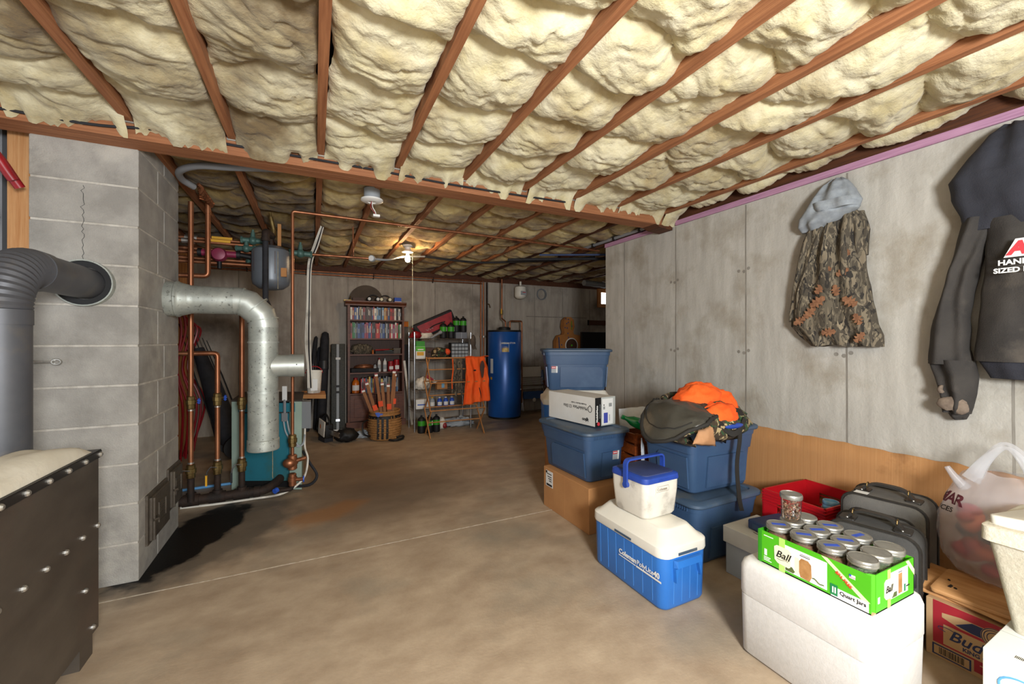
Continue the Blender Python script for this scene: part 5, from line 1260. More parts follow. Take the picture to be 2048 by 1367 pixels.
cn = {0: 'charcoal', 1: 'dark red', 2: 'tan', 3: 'blue', 4: 'white', 5: 'black', 6: 'orange-brown', 7: 'pale blue', 8: 'dark brown', 9: 'red', 10: 'grey', 11: 'yellow', 12: 'dark green', 13: 'maroon', 14: 'pink', 15: 'navy', 16: 'silver', 17: 'green', 18: 'slate'}
for row, lst in bk.items():
    nn = len(lst)
    for i, (b, ci) in enumerate(lst):
        if i < nn-i: pos = f'{ordn[i]} from the left'
        else: pos = f'{ordn[nn-1-i]} from the right'
        b['label'] = f'{cn[ci]} book, {pos} on the '+row.split(' the ')[1]
# orange jug on lowest shelf and items on the middle shelves
mat('jug_orange', '#c86a18', '#b45a12', .35, 0, 5)
def jug(name, label, cat, loc, r, h_, m, capm, neck=.4):
    t = thing(name, label, cat, loc)
    B().lathe([(r*.9, 0), (r, .006), (r, h_*.62), (r*.85, h_*.74), (r*neck, h_*.86), (r*neck, h_*.9)], 14).o('bottle', m, t, 40)
    B().lathe([(r*neck*1.15, h_*.88), (r*neck*1.15, h_*.985), (r*neck*.8, h_)], 12).o('cap', capm, t, 40)
    B().loft([[(r*1.01*math.cos(q), r*1.01*math.sin(q), z) for q in [-PI+.5+k*.3 for k in range(8)]] for z in (h_*.18, h_*.52)], cap=False, closed=False).o('paper_label', 'label_white' if m != 'label_white' else 'label_grey', t, 60)
jug('detergent_jug', 'orange jug at the left end of the lowest bookcase shelf', 'jug', (xx0+.075, BY0+.075, .491), .052, .22, 'jug_orange', 'redp')
jug('spray_bottle', 'white spray bottle with red cap on the bookcase', 'bottle', (.86, BY0+.08, .786), .024, .20, 'label_white', 'redp')
jug('squeeze_bottle', 'white squeeze bottle next to the red cap bottle on the bookcase', 'bottle', (.94, BY0+.08, .786), .028, .195, 'label_white', 'label_grey')
jug('squeeze_bottle', 'small grey bottle left of the red cap bottle on the bookcase', 'bottle', (.80, BY0+.07, .786), .022, .12, 'label_grey', 'black')
for k, (x, h_) in enumerate(((1.025, .15), (1.11, .175))):
    t = thing('coffee_tub', ('left', 'taller right')+() and ('left red plastic tub on the bookcase' if k == 0 else 'taller right red plastic tub on the bookcase'), 'tub', (x, BY0+.085, .786), group='red tubs on the bookcase')
    B().lathe([(.038, 0), (.042, .004), (.042, h_*.75), (.038, h_*.8), (.038, h_*.84)], 14).o('tub', 'redp', t, 40)
    B().lathe([(.041, h_*.82), (.041, h_*.97), (.03, h_)], 14).o('lid', 'redp', t, 40)
    B().box(-.028, .028, -.0435, -.040, .03, h_*.5).o('paper_label', 'label_white', t)
t = thing('copper_coil', 'coil of copper wire lying in a black tray on the bookcase', 'wire', (.66, BY0+.11, .846))
for k in range(6):
    B().tube([((.15-.008*k)*math.cos(q), (.075-.004*k)*math.sin(q), .008*k+.006*math.sin(q*2+k)) for q in [j*PI/12 for j in range(24)]], .0045, 5, True).o('turn', 'copper', t, 50)
t = thing('plastic_tray', 'black tray under the copper coil on the bookcase', 'tray', (.66, BY0+.11, .786))
B().rbox(-.19, .19, -.09, .09, 0, .055, .015, .004).o('tray', 'rubber', t, 40)
o = thing('camo_clothing', 'crumpled camouflage clothing on the middle bookcase shelf', 'clothing', (.62, BY0+.11, 1.046)); t = o
blob(0, -.01, .06, .15, .06, .085, 'camo_tree', 'cloth', 4, .25, -.72, 32, 18, 3)
t = thing('knife_sheath', 'red handled tool on the middle bookcase shelf', 'tool', (.90, BY0+.05, 1.10))
B().cyl((-.10, 0, 0), (.10, 0, .008), .012, n=8).o('handle', 'redp', t, 40); B().cyl((.10, 0, .008), (.17, 0, .008), .008, n=8).o('tip', 'brass', t, 40)
B().box(-.10, .16, -.02, .05, -.053, -.012).o('dark_case', 'black', t)
t = thing('tackle_box', 'green and black tackle tray on the middle bookcase shelf', 'box', (.99, BY0+.15, 1.046))
B().box(-.10, .06, -.05, .05, 0, .03).o('tray', 'black', t); B().box(-.06, .06, -.055, .04, .03, .048).o('green_lid', 'valve_green', t)
t = thing('metal_box', 'brown metal box at the right end of the middle bookcase shelf', 'box', (1.11, BY0+.09, 1.046))
B().rbox(-.05, .05, -.05, .05, 0, .075, .004, .002).o('box', 'castiron', t); B().box(-.052, .052, -.052, .052, .062, .082).o('lid', 'castiron', t)
t = thing('small_figurine', 'little orange figurine in the middle of the bookcase', 'figurine', (.765, BY0+.03, 1.046))
B().lathe([(.012, 0), (.014, .01), (.010, .03), (.014, .04), (.010, .055), (.001, .062)], 10).o('body', 'jug_orange', t, 50)
# on top of the bookcase
mat('disc_brown', '#5a4d40', '#4c4136', .8, 0, 6)
t = thing('round_board', 'round brown board leaning on the wall behind the bookcase', 'board', (.70, 6.470, 1.785))
B().cyl((0, -.008, .0), (0, .012, .0), .245, n=40).xf(Matrix.Translation((0, 0, .03))).o('disc', 'disc_brown', t, 40)
t = thing('trophy_mount', 'small wooden stand with brass rod on the bookcase', 'stand', (.50, BY0+.10, 1.801))
B().box(-.03, .17, -.02, .02, 0, .012).o('base', 'cherry', t); B().box(-.12, -.02, -.025, .025, 0, .018).o('brass_plate', 'brass', t); B().cyl((-.04, 0, .01), (-.03, 0, .07), .006, n=8).o('upright', 'brass', t)
B().box(.0, .16, -.004, .004, .012, .055).o('glass_plate', 'cherry_back', t)
def phones(label, x, m):
    t = thing('ear_muffs', label, 'ear muffs', (x, BY0+.10, 1.801), group='ear protectors on the bookcase')
    B().tube([(.07*math.cos(q), 0, .045+.055*math.sin(q)) for q in [k*PI/10 for k in range(11)]], .009, 7).o('headband', 'black', t, 50)
    for sd in (-1, 1):
        cup = B().lathe([(.001, -.028), (.030, -.024), (.036, 0), (.036, .016), (.020, .024), (.001, .024)], 16).xf(Matrix.Translation((sd*.06, -.02, .037)) @ Matrix.Rotation(math.radians(80), 4, 'X')).o('ear_cup', m, t, 40)
        B().cyl((sd*.06, -.045, .04), (sd*.06, -.050, .04), .022, n=14).o('cup_badge', 'cream' if m != 'black' else 'label_white', cup, 40)
phones('black ear muffs on top of the bookcase', .78, 'black'); phones('tan ear muffs on top of the bookcase', .95, 'disc_brown')
t = thing('ammo_box', 'little blue and white box on top of the bookcase', 'box', (1.12, BY0+.07, 1.801), 6)
B().rbox(-.05, .05, -.03, .03, 0, .072, .002, .001).o('carton', 'bluep', t); B().box(-.05, .05, -.031, -.0295, 0, .010).o('red_band', 'label_red', t); B().box(-.05, .05, -.031, -.0295, .010, .018).o('white_band', 'label_white', t)
# rod tubes and hard case left of the bookcase
def tube_case(label, x, y, h_, r, lean):
    t = thing('rod_case', label, 'case', (x, y, 0), group='black soft cases'); b = B()
    b.tube([(0, 0, 0), (lean*.02, .002, .02), (lean*.5, .06, h_*.5), (lean*.9, .11, h_*.93), (lean*.97, .118, h_*.985), (lean, .12, h_)], [r*.8, r, r, r*.9, r*.7, r*.25], 14).o('sleeve', 'rubber', t, 50)
    B().tube([(lean*.5-r*.8, .03, h_*.5), (lean*.55-r*1.1, .0, h_*.55), (lean*.62-r*.8, .05, h_*.62)], .007, 5).o('strap', 'black', t)
    B().cyl((lean*.64, -.01+.06, h_*.62), (lean*.64, .0+.07, h_*.70), r*1.02, n=14).o('pocket', 'bagplastic', t, 40)
tube_case('leftmost and thinnest black rod case', -.09, 6.28, 1.30, .032, .12)
tube_case('dark case behind between the two rod cases', .03, 6.37, 1.15, .045, .05)
tube_case('widest black soft case with rounded top', .085, 6.20, 1.36, .062, .06)
mat('gun_case', '#2c2d2c', '#44463f', .5, .1, 14, (2, 2, 6), .5, 30)
t = thing('hard_case', 'long textured hard case with pale trim next to the bookcase', 'case', (.295, 6.08, 0), 2, rot=(math.radians(-6), 0, math.radians(-3)))
B().rbox(-.09, .09, 0, .12, .015, 1.20, .012, .008).o('shell', 'gun_case', t, 40)
B().box(-.02, .012, -.006, .13, .02, 1.195).o('trim_strip', 'label_grey', t)
for z in (.14, .52, .60): B().box(-.028, .022, -.016, -.004, z, z+.03).o('latch', 'steel' if z < .2 else 'black', t)
B().box(-.03, .03, -.012, -.006, .98, 1.01).o('name_tag', 'label_white', t)
B().box(-.10, .10, -.008, .125, 0, .03).o('bottom_trim', 'solder', t)
# black duffel and clear wrap on the floor
t = thing('small_duffel', 'black cloth bag slumped on the floor before the hard case', 'bag', (.36, 5.45, 0), 0)
blob(0, 0, .075, .135, .10, .085, 'black', 'bag', 7, .2, -.86, 28, 16, 3)
t = thing('plastic_wrap', 'crumpled clear plastic wrap behind the black cloth bag', 'wrap', (.55, 5.58, 0), 0)
blob(0, 0, .035, .10, .05, .05, 'label_grey', 'film', 9, .5, -.66, 28, 16, 5)
# chain saw
t = thing('chain_saw', 'white and black chain saw on the floor right of the boiler', 'saw', (.13, 5.60, 0), -70)
B().rbox(-.12, .12, -.05, .05, .05, .22, .02, .01).o('engine_body', 'black', t, 40)
B().rbox(-.10, .08, -.062, -.048, .08, .27, .02, .004).xf(Matrix.Rotation(math.radians(10), 4, 'Y')).o('starter_cover', 'cool_dirty', t, 40)
B().sph((0, -.064, .19), .03, 12, 6, .5, .1, 1).o('orange_badge', 'jug_orange', t, 50)
B().tube(bez([(-.10, 0, .20), (-.12, 0, .28), (.0, 0, .33), (.10, 0, .27), (.11, 0, .18)], 6), .012, 8).o('top_handle', 'black', t, 50)
B().tube(bez([(-.11, 0, .18), (-.22, 0, .19), (-.27, 0, .12), (-.20, 0, .06), (-.11, 0, .07)], 6), .014, 8).o('rear_handle', 'black', t, 50)
B().box(.11, .40, -.006, .006, .10, .16).o('guide_bar', 'steel', t)
B().tube([(.12+.27*s_, 0, .13+z) for s_, z in ((0, .033), (.5, .033), (1, .033), (1.05, 0), (1, -.033), (.5, -.033), (0, -.033))], .006, 5).o('saw_chain', 'iron', t)
B().box(-.10, .10, -.05, .05, 0, .05).o('base', 'rubber', t)
# pack basket with wooden stakes
mat('wicker', '#b4834c', '#946634', .8, 0, 40, (1, 1, 1), .6, 90)
mat('stake', '#9c6a42', '#7e5030', .75, 0, 9, (9, 9, .5)); mat('flag_orange', '#ee5424', None, .7)
t = thing('pack_basket', 'woven pack basket with black straps on the floor before the bookcase', 'basket', (.81, 5.42, 0))
prof = [(.150, 0), (.172, .02), (.190, .10), (.195, .18), (.188, .26), (.178, .32), (.182, .355), (.178, .36), (.170, .35), (.18, .25), (.18, .03)]
B().lathe(prof[:4]+prof[4:], 36).o('liner', 'wicker', t, 50)
for j in range(11):      # individual weavers going over and under
    z = .025+j*.029; r_ = np.interp(z, [0, .02, .10, .18, .26, .32, .36], [.15, .172, .190, .195, .188, .178, .180])
    B().tube([((r_+.003+.0045*(1 if (k+j) % 2 else -1))*math.cos(2*PI*k/48), (r_+.003+.0045*(1 if (k+j) % 2 else -1))*math.sin(2*PI*k/48), z) for k in range(48)], .011, 5, True).o('weaver', 'wicker', t, 40)
B().tube([(.184*math.cos(2*PI*k/32), .184*math.sin(2*PI*k/32), .355) for k in range(32)], .010, 6, True).o('rim', 'wicker', t, 40)
B().lathe([(.198, .275), (.200, .277), (.196, .307), (.194, .309)], 36, cap=False).o('belt', 'black', t, 40)
for x in (-.105, -.055, .0):
    B().loft([[(x-.014, -math.sqrt(max(.01, (r_+.014)**2-x*x)), z), (x+.014, -math.sqrt(max(.01, (r_+.014)**2-x*x)), z), (x+.014, -math.sqrt(max(.01, (r_+.010)**2-x*x)), z), (x-.014, -math.sqrt(max(.01, (r_+.010)**2-x*x)), z)] for z, r_ in ((.29, .19), (.18, .197), (.10, .192), (.03, .18))]).o('strap', 'black', t, 40)
B().tube(bez([(-.17, -.05, .05), (-.26, -.10, .10), (-.27, -.06, .22), (-.19, .02, .25)], 6), .010, 6).o('shoulder_strap', 'black', t, 50)
B().tube(bez([(.02, -.19, .02), (.10, -.23, .015), (.19, -.18, .02), (.20, -.13, .04), (.12, -.14, .03)], 6), .014, 6).o('shoulder_strap', 'black', t, 50)
B().tube([(.05, -.195, .30), (.045, -.215, .27), (.075, -.215, .265), (.085, -.195, .33)], .005, 6).o('twine_loop', 'wicker', t, 50)
for k, (bx_, by_, tx, ty, tz, fl_) in enumerate(((-.05, .0, -.27, -.05, .62, 0), (-.02, .03, -.22, .02, .70, 1), (.0, .05, -.10, .06, .80, 1), (.03, .05, -.02, .10, .68, 0), (.05, .0, .05, .05, .66, 1), (.06, .03, .13, .08, .83, 0), (.08, .05, .15, .12, .79, 1))):
    q = thing('wooden_stake', ('first', 'second', 'third', 'fourth', 'fifth', 'sixth', 'seventh')[k]+' wooden stake from the left in the pack basket', 'stake', (.81, 5.42, .02), group='stakes in the pack basket')
    p0, p1 = Vector((bx_, by_, .02)), Vector((tx, ty, tz)); d = (p1-p0).normalized()
    s_ = B().box(-.018, .018, -.007, .007, 0, (p1-p0).length); M_ = Vector((0, 0, 1)).rotation_difference(d).to_matrix().to_4x4(); M_.translation = p0
    s_.xf(M_).o('lath', 'stake', q)
    B().box(-.019, .019, -.008, .008, (p1-p0).length-.035, (p1-p0).length-.012).xf(M_).o('white_tip', 'white', q); B().box(-.019, .019, -.008, .008, (p1-p0).length-.012, (p1-p0).length+.001).xf(M_).o('red_tip', 'redp', q)
    if fl_: B().box(-.02, .035, -.010, -.008, .30+.03*k % .1, .37+.03*k % .1).xf(M_).o('flagging', 'flag_orange', q)
B().grid(lambda u, v: (-.14+.10*u+.03*v*(.5-u), -.165-.01*u, .36-.075*v*(1-abs(u-.5))), 6, 6).o('blue_rag', 'bluep', t, 50)
# white lath leaning beside the bookcase, arrows in a quiver
t = thing('white_lath', 'white painted lath leaning right of the bookcase', 'board', (1.30, 6.12, 0), rot=(math.radians(-4), math.radians(-6), 0))
B().box(-.016, .016, -.010, .010, 0, .95).o('lath', 'cool_dirty', t)
t = thing('arrow_quiver', 'black quiver of bright fletched arrows right of the bookcase', 'quiver', (1.27, 6.44, .62))
B().box(-.035, .045, -.03, .03, 0, .56).o('quiver', 'black', t)
for k in range(6):
    x = -.025+.011*k; B().cyl((x, 0, .4), (x-.012+.004*k, 0, .92), .003, n=5).o('shaft', 'black', t)
    for a_ in (0, 2.1, 4.2): B().box(-.0006, .0006, .0, .010, .83, .91).xf(Matrix.Translation((x-.010+.0035*k, 0, 0)) @ Matrix.Rotation(a_, 4, 'Z')).o('fletching', 'yellow' if k % 2 else 'flag_orange', t)
# wire rack
RX0, RX1, RY0, RY1 = 1.225, 2.03, 5.60, 5.96
t = thing('wire_rack', 'chrome wire shelving rack against the back wall', 'rack', (RX0, RY0, 0))
rw, rd = RX1-RX0, RY1-RY0
for x in (0, rw):
    for y in (0, rd):
        B().cyl((x, y, 0), (x, y, 1.355), .0125, n=10).o('post', 'steel', t, 40)
RSH = [1.265, .985, .555, .30]
for z in RSH:
    b = B()
    for y in (0, rd): b.cyl((0, y, z), (rw, y, z), .004, n=6).cyl((0, y, z-.03), (rw, y, z-.03), .003, n=6)
    for x in (0, rw): b.cyl((x, 0, z), (x, rd, z), .004, n=6).cyl((x, 0, z-.03), (x, rd, z-.03), .003, n=6)
    for k in range(1, 16): b.cyl((rw*k/16, 0, z), (rw*k/16, rd, z), .002, n=4).cyl((rw*(k-.5)/16, -.001, z), (rw*k/16, -.001, z-.03), .002, n=4)
    b.o('wire_shelf', 'steel', t, 40)
def cylinder(label, x, y, z, group='green propane cylinders'):
    q = thing('propane_cylinder', label, 'cylinder', (x, y, z), R.uniform(0, 40), group)
    B().lathe([(.043, 0), (.048, .004), (.05, .012), (.05, .10)], 20, cap=True).o('lower_shell', 'black', q, 40)
    B().lathe([(.0502, .10), (.0502, .165)], 20, cap=False).o('green_label', 'lime_dark', q, 60)
    B().lathe([(.05, .165), (.046, .19), (.030, .208), (.014, .215), (.014, .235), (.001, .236)], 20).o('shoulder', 'black', q, 40)
    B().loft([[(.0508*math.cos(a_), .0508*math.sin(a_), z_) for a_ in [-1.2+.2*k for k in range(5)]] for z_ in (.104, .162)], cap=False, closed=False).o('white_print', 'label_white', q)
zt = RSH[0]+.004
for k, (x, y, z, lb) in enumerate(((1.655, 5.70, zt, 'left front cylinder on the rack top'), (1.768, 5.70, zt, 'right front cylinder on the rack top'))): cylinder('green and black propane cylinder, '+lb, x, y, z)
mat('box_grey', '#70747c', None, .7)
q = thing('grey_box', 'small grey cardboard box on the rack top', 'box', (1.925, 5.76, zt)); B().rbox(-.085, .085, -.06, .06, 0, .09, .003, .002).o('carton', 'box_grey', q); B().box(-.004, .004, -.062, -.06, 0, .09).o('tape', 'label_grey', q)
for k, (x, y) in enumerate(((1.868, 5.76), (1.975, 5.77))): cylinder('green propane cylinder standing on the grey box, '+('left' if k == 0 else 'right'), x, y, zt+.091)
q = thing('tool_bag', 'long red and black tool bag propped up on the rack', 'bag', (1.68, 5.875, zt+.012), rot=(0, math.radians(-24), 0))
B().rbox(-.31, .31, -.06, .06, 0, .23, .03, .02).xf(Matrix.Translation((-.02, 0, .10))).o('bag', 'rubber', q, 40)
B().prism([(-.25, .135), (.22, .135), (.27, .295), (-.28, .295)], -.068, -.060, 'y').o('red_panel', 'redp', q)
B().tube([(-.18+.02*k, -.0695, .19+.012*(-1)**k) for k in range(6)], .004, 5).o('logo_scrawl', 'label_grey', q)
B().tube(bez([(-.12, -.07, .20), (-.05, -.09, .215), (.06, -.09, .21), (.12, -.07, .20)], 5), .008, 6).o('handle', 'black', q, 50)
B().box(-.33, -.29, -.05, .05, 0, .10).o('end_foot', 'rubber', q); 
q = thing('baseball_cap', 'red cap hanging at the left corner of the rack', 'cap', (1.265, 5.70, zt)); t = q
blob(0, 0, .045, .075, .07, .055, 'redp', 'crown', 3, .2, -.78); B().sph((-.06, -.04, .02), .05, 10, 6, 1, .8, .25).o('brim', 'redp', q, 50)
q = thing('rope_coil', 'pile of off-white rope and rags on the rack top', 'rope', (1.42, 5.72, zt)); t = q
for k in range(5): B().tube([((.095-.006*k)*math.cos(a_), (.06-.003*k)*math.sin(a_), .010+.014*k+.004*math.sin(3*a_+k)) for a_ in [j*PI/12 for j in range(24)]], .009, 6, True).o('turn', 'cool_dirty', q, 50)
q = thing('flashlight', 'grey flashlight lying on the rack top', 'flashlight', (1.54, 5.66, zt+.05), rot=(0, math.radians(60), 0)); B().lathe([(.018, -.09), (.018, .04), (.028, .06), (.028, .085)], 12).o('barrel', 'grey', q, 40); B().cyl((0, 0, .085), (0, 0, .088), .024, n=12).o('lens', 'label_white', q)
q = thing('work_glove', 'tan glove hanging off the right corner of the rack', 'glove', (2.03, 5.60, 1.17)); t = q
blob(0.03, -.02, .06, .04, .025, .09, 'disc_brown', 'palm', 5, .15, -1)
for k in range(4): B().tube([(.01+.015*k, -.02, .0), (.02+.018*k, -.025, -.05-.01*(k % 2))], .009, 6).o('finger', 'disc_brown', q, 50)
zs = RSH[1]+.004
for k, (x, h_, m2) in enumerate(((1.30, .17, 'lime'), )):
    q = thing('fertilizer_carton', 'green and white carton on the second rack shelf', 'carton', (1.315, 5.68, zs)); B().rbox(-.065, .065, -.05, .05, 0, .17, .003, .002).o('carton', 'label_white', q); B().box(-.064, .064, -.0515, -.05, .105, .168).o('green_band', 'lime', q); B().box(-.05, .045, -.0515, -.05, .045, .095).o('yellow_panel', 'yellow', q); B().box(-.06, .06, -.04, .04, .1705, .245).o('green_pack', 'lime_dark', q)
    B().box(-.04, .04, -.0522, -.0514, .12, .135).o('white_print', 'white', q)
q = thing('baseball_cap', 'camouflage cap with orange panel on the second rack shelf', 'cap', (1.60, 5.70, zs)); t = q
blob(0, 0, .07, .13, .09, .085, 'camo_wood', 'crown', 3, .15, -.8); blob(.10, -.03, .09, .045, .06, .045, 'flag_orange', 'orange_panel', 8, .15)
q = thing('dark_case', 'dark wooden case behind the camouflage cap on the rack', 'case', (1.45, 5.80, zs)); B().rbox(-.08, .08, -.10, .10, 0, .15, .006, .003).o('case', 'cherry_back', q); B().box(-.02, .02, -.104, -.10, .08, .10).o('clasp', 'black', q)
q = thing('parts_cabinet', 'clear drawer organiser on the second rack shelf', 'organiser', (1.895, 5.74, zs))
B().box(-.13, .13, -.05, .07, 0, .22).o('case', 'black', q)
for i in range(5):
    for j in range(4): B().box(-.122+.05*i, -.122+.05*i+.042, -.062, -.05, .012+.051*j, .012+.051*j+.040).o('drawer', 'label_grey', q)
zs = RSH[2]+.004
q = thing('rag_pile', 'white rags heaped on the third rack shelf', 'rags', (1.36, 5.72, zs)); t = q; blob(0, 0, .075, .11, .09, .09, 'cool_dirty', 'cloth', 4, .4, -.8, 28, 16, 4)
q = thing('caulk_gun', 'red caulking gun with white tube on the third rack shelf', 'tool', (1.52, 5.70, zs+.11), rot=(0, math.radians(35), 0)); B().cyl((-.02, 0, 0), (.16, 0, 0), .022, n=12).o('tube', 'label_white', q, 40); B().box(-.14, -.02, -.018, .018, -.02, .02).o('frame', 'redp', q); B().cyl((-.10, 0, -.06), (-.12, 0, .02), .010, n=8).o('trigger', 'redp', q)
q = thing('small_carton', 'little brown carton with blue print on the third rack shelf', 'carton', (1.62, 5.68, zs)); B().rbox(-.075, .075, -.05, .05, 0, .10, .002, .002).o('carton', 'cardboard', q); B().box(-.01, .03, -.052, -.05, .02, .085).o('blue_print', 'lid_blue', q)
zs = RSH[3]+.004
q = thing('paint_carton', 'white carton with blue stripe on the lowest rack shelf', 'carton', (1.34, 5.68, zs)); B().rbox(-.09, .09, -.06, .06, 0, .13, .002, .002).o('carton', 'label_white', q); B().box(-.07, .06, -.0615, -.06, .05, .065).xf(Matrix.Rotation(math.radians(0), 4, 'Y')).o('blue_stripe', 'bluep', q)
jug('cleaner_bottle', 'pale bottle at the left of the lowest rack shelf', 'bottle', (1.49, 5.68, zs), .035, .15, 'label_grey', 'yellow')
for k in range(3): jug('cleaner_bottle', ('left', 'middle', 'right')[k]+' blue bottle on the lowest rack shelf', 'bottle', (1.60+.09*k, 5.70, zs), .035, .14, 'bluep', 'label_white')
cylinder('green propane cylinder on the floor under the rack, left', 1.30, 5.60+.02-.10, 0, 'propane cylinders on the floor'); cylinder('green propane cylinder on the floor under the rack, middle', 1.40, 5.50, 0, 'propane cylinders on the floor'); cylinder('green propane cylinder on the floor under the rack, right', 1.505, 5.52, 0, 'propane cylinders on the floor')
q = thing('plastic_bag', 'crumpled clear bag on the floor under the rack', 'bag', (1.90, 5.78, 0)); t = q; blob(0, 0, .05, .22, .12, .07, 'label_grey', 'film', 9, .45, -.7, 30, 16, 4)
q = thing('paper_bag', 'white bag with red print slumped by the cylinders', 'bag', (1.62, 5.66, 0)); t = q; blob(0, 0, .07, .06, .06, .09, 'cool_dirty', 'film', 3, .3, -.75, 24, 14, 4); blob(.03, -.05, .05, .03, .02, .04, 'redp', 'red_print', 5, .1)
# wooden drying rack with vest
mat('dowel', '#b8814c', '#a06a38', .6, 0, 8)
DX0, DX1 = 1.325, 2.055
t = thing('drying_rack', 'folding wooden clothes drying rack in front of the wire rack', 'drying rack', (DX0, 5.28, 0))
dw = DX1-DX0
zz = [0, .35, .70, 1.02]
for x in (0, dw):
    for sgn in (-1, 1):
        for k in range(3):
            z0, z1 = zz[k], zz[k+1]; y0 = sgn*.155*(1 if k % 2 == 0 else -1); 
            p0 = Vector((x, sgn*.155, z0 if k == 0 else z0)); p1 = Vector((x, -sgn*.155, z1))
            if k == 2: p1 = Vector((x, -sgn*.06, z1))
            b = B(); d = p1-p0; L_ = d.length; b.box(-.006, .006, -.010, .010, 0, L_); M_ = Vector((0, 0, 1)).rotation_difference(d.normalized()).to_matrix().to_4x4(); M_.translation = p0+Vector((.006*sgn, 0, 0)); b.xf(M_).o('slat', 'dowel', t)
for z, y in ((.35, -.155), (.35, .155), (.70, -.155), (.70, .155), (.175, 0), (.525, 0), (.86, 0), (1.01, -.06), (1.01, .06)):
    B().cyl((-.012, y, z), (dw+.012, y, z), .0075, n=8).o('dowel', 'dowel', t, 40)
mat('vest_orange', '#f4621a', '#ea5510', .8, 0, 6, bump=.2, bs=60)
t = thing('safety_vest', 'blaze orange vest draped over the drying rack', 'vest', (1.945, 5.215, 0))
def vest(u, v):
    z = 1.025-.60*v; wd = .135+.055*v; x = (u-.5)*2*wd+.012*nz(v*6, 2)
    y = -.028-.075*min(1, v*4)+.018*math.sin(u*19+2*nz(v*3))*min(1, v*3)+.012*nz(u*7, v*5)
    return (x, y, z-.02*abs(u-.5)*(v > .95)+.01*nz(u*5, 1)*(v > .9)+.05*(u-.5)*v)
q = B().grid(vest, 40, 36).o('front_panel', 'vest_orange', t, 70); m_ = q.modifiers.new('thick', 'SOLIDIFY'); m_.thickness = .005
q = B().grid(lambda u, v: ((u-.5)*.33+.03, -.03+.10*v, 1.028+.008*math.sin(u*9)-.02*v*v), 16, 8).o('shoulder_fold', 'vest_orange', t, 70); m_ = q.modifiers.new('thick', 'SOLIDIFY'); m_.thickness = .006
b = B(); b.v = [(.06+.035*math.cos(a_)*(1 if math.sin(a_) > 0 else .7), -.135, .86+.115*math.sin(a_)) for a_ in [k*PI/10 for k in range(20)]]; b.f = [tuple(range(20))]; b.o('arm_hole', 'cherry_back', t)
B().sph((-.045, -.13, .85), .02, 10, 6, 1, .25, .5).o('logo_patch', 'ink', t, 50)
B().tube([(.02, -.122, .62), (.035, -.13, .55), (.05, -.125, .48)], [.006, .006, .002], 5).o('zip_pull', 'ink', t)
q = B().grid(lambda u, v: (-.30+.15*u, .07+.015*math.sin(u*12)+.01*nz(u*4, v*4), 1.0-.50*v), 12, 16).o('camo_lining', 'camo_tree', t, 70); m_ = q.modifiers.new('thick', 'SOLIDIFY'); m_.thickness = .004
B().tube([(-.29, .05, 1.0), (-.285, .045, .85), (-.30, .05, .70), (-.295, .05, .60)], .008, 6).o('orange_edge', 'vest_orange', t, 50)
# water heater
mat('heater_blue', '#1f5aa8', '#1a4f98', .32, .15, 3)
t = thing('water_heater', 'tall blue water heater against the back wall', 'heater', (2.80, 6.12, 0))
B().lathe([(.262, 0), (.262, .03)], 40).o('base_ring', 'black', t, 40)
B().lathe([(.268, .03), (.27, .035), (.27, 1.385), (.266, 1.39)], 48).o('jacket', 'heater_blue', t, 40)
B().lathe([(.270, 1.375), (.272, 1.38), (.268, 1.405), (.10, 1.41), (.095, 1.45), (.07, 1.46), (.001, 1.46)], 40).o('top_cap', 'black', t, 35)
def wrap(a0, a1, z0, z1, m, name, r_=.2712): return B().loft([[(r_*math.cos(a_), r_*math.sin(a_), z) for a_ in [a0+(a1-a0)*k/6 for k in range(7)]] for z in (z0, z1)], cap=False, closed=False).o(name, m, t)
wrap(-2.15, -1.75, 1.06, 1.12, 'brass', 'sun_logo'); wrap(-2.20, -1.72, 1.185, 1.205, 'label_grey', 'name_strip'); wrap(-1.75, -1.72, 1.06, 1.205, 'label_grey', 'name_strip')
text('MEGA-STOR', .038, 'label_white', t, basis((-.145, -.243, 1.187), (1, -.25, 0), (0, 0, 1)))
for k in range(7): wrap(-2.12+k*.055, -2.10+k*.055, 1.12, 1.135+.012*math.sin(k*PI/6), 'brass', 'sun_ray')
wrap(-2.95, -2.72, .72, .95, 'label_white', 'rating_label')
wrap(-2.95, -2.80, .62, .66, 'yellow', 'energy_sticker')
B().sph((.21, -.17, .45), .014, 8, 6).o('drain_plug', 'bolt', t)
B().tube(corner([(.10, .0, 1.41), (.10, 0, 1.56), (.33, .02, 1.56), (.33, .02, .20)], .03, 4), .014, 10).o('outlet_pipe', 'copper', t, 40)
B().tube(corner([(.02, 0, 1.46), (.02, 0, 1.55), (.0, .10, 1.60), (.0, .10, 2.25)], .02, 4), .013, 10).o('inlet_pipe', 'copper', t, 40)
B().cyl((0, .10, 1.66), (0, .10, 1.74), .022, n=10).o('inlet_valve', 'brass', t, 40); B().box(-.03, -.015, .07, .08, 1.68, 1.76).o('valve_lever', 'yellow', t)
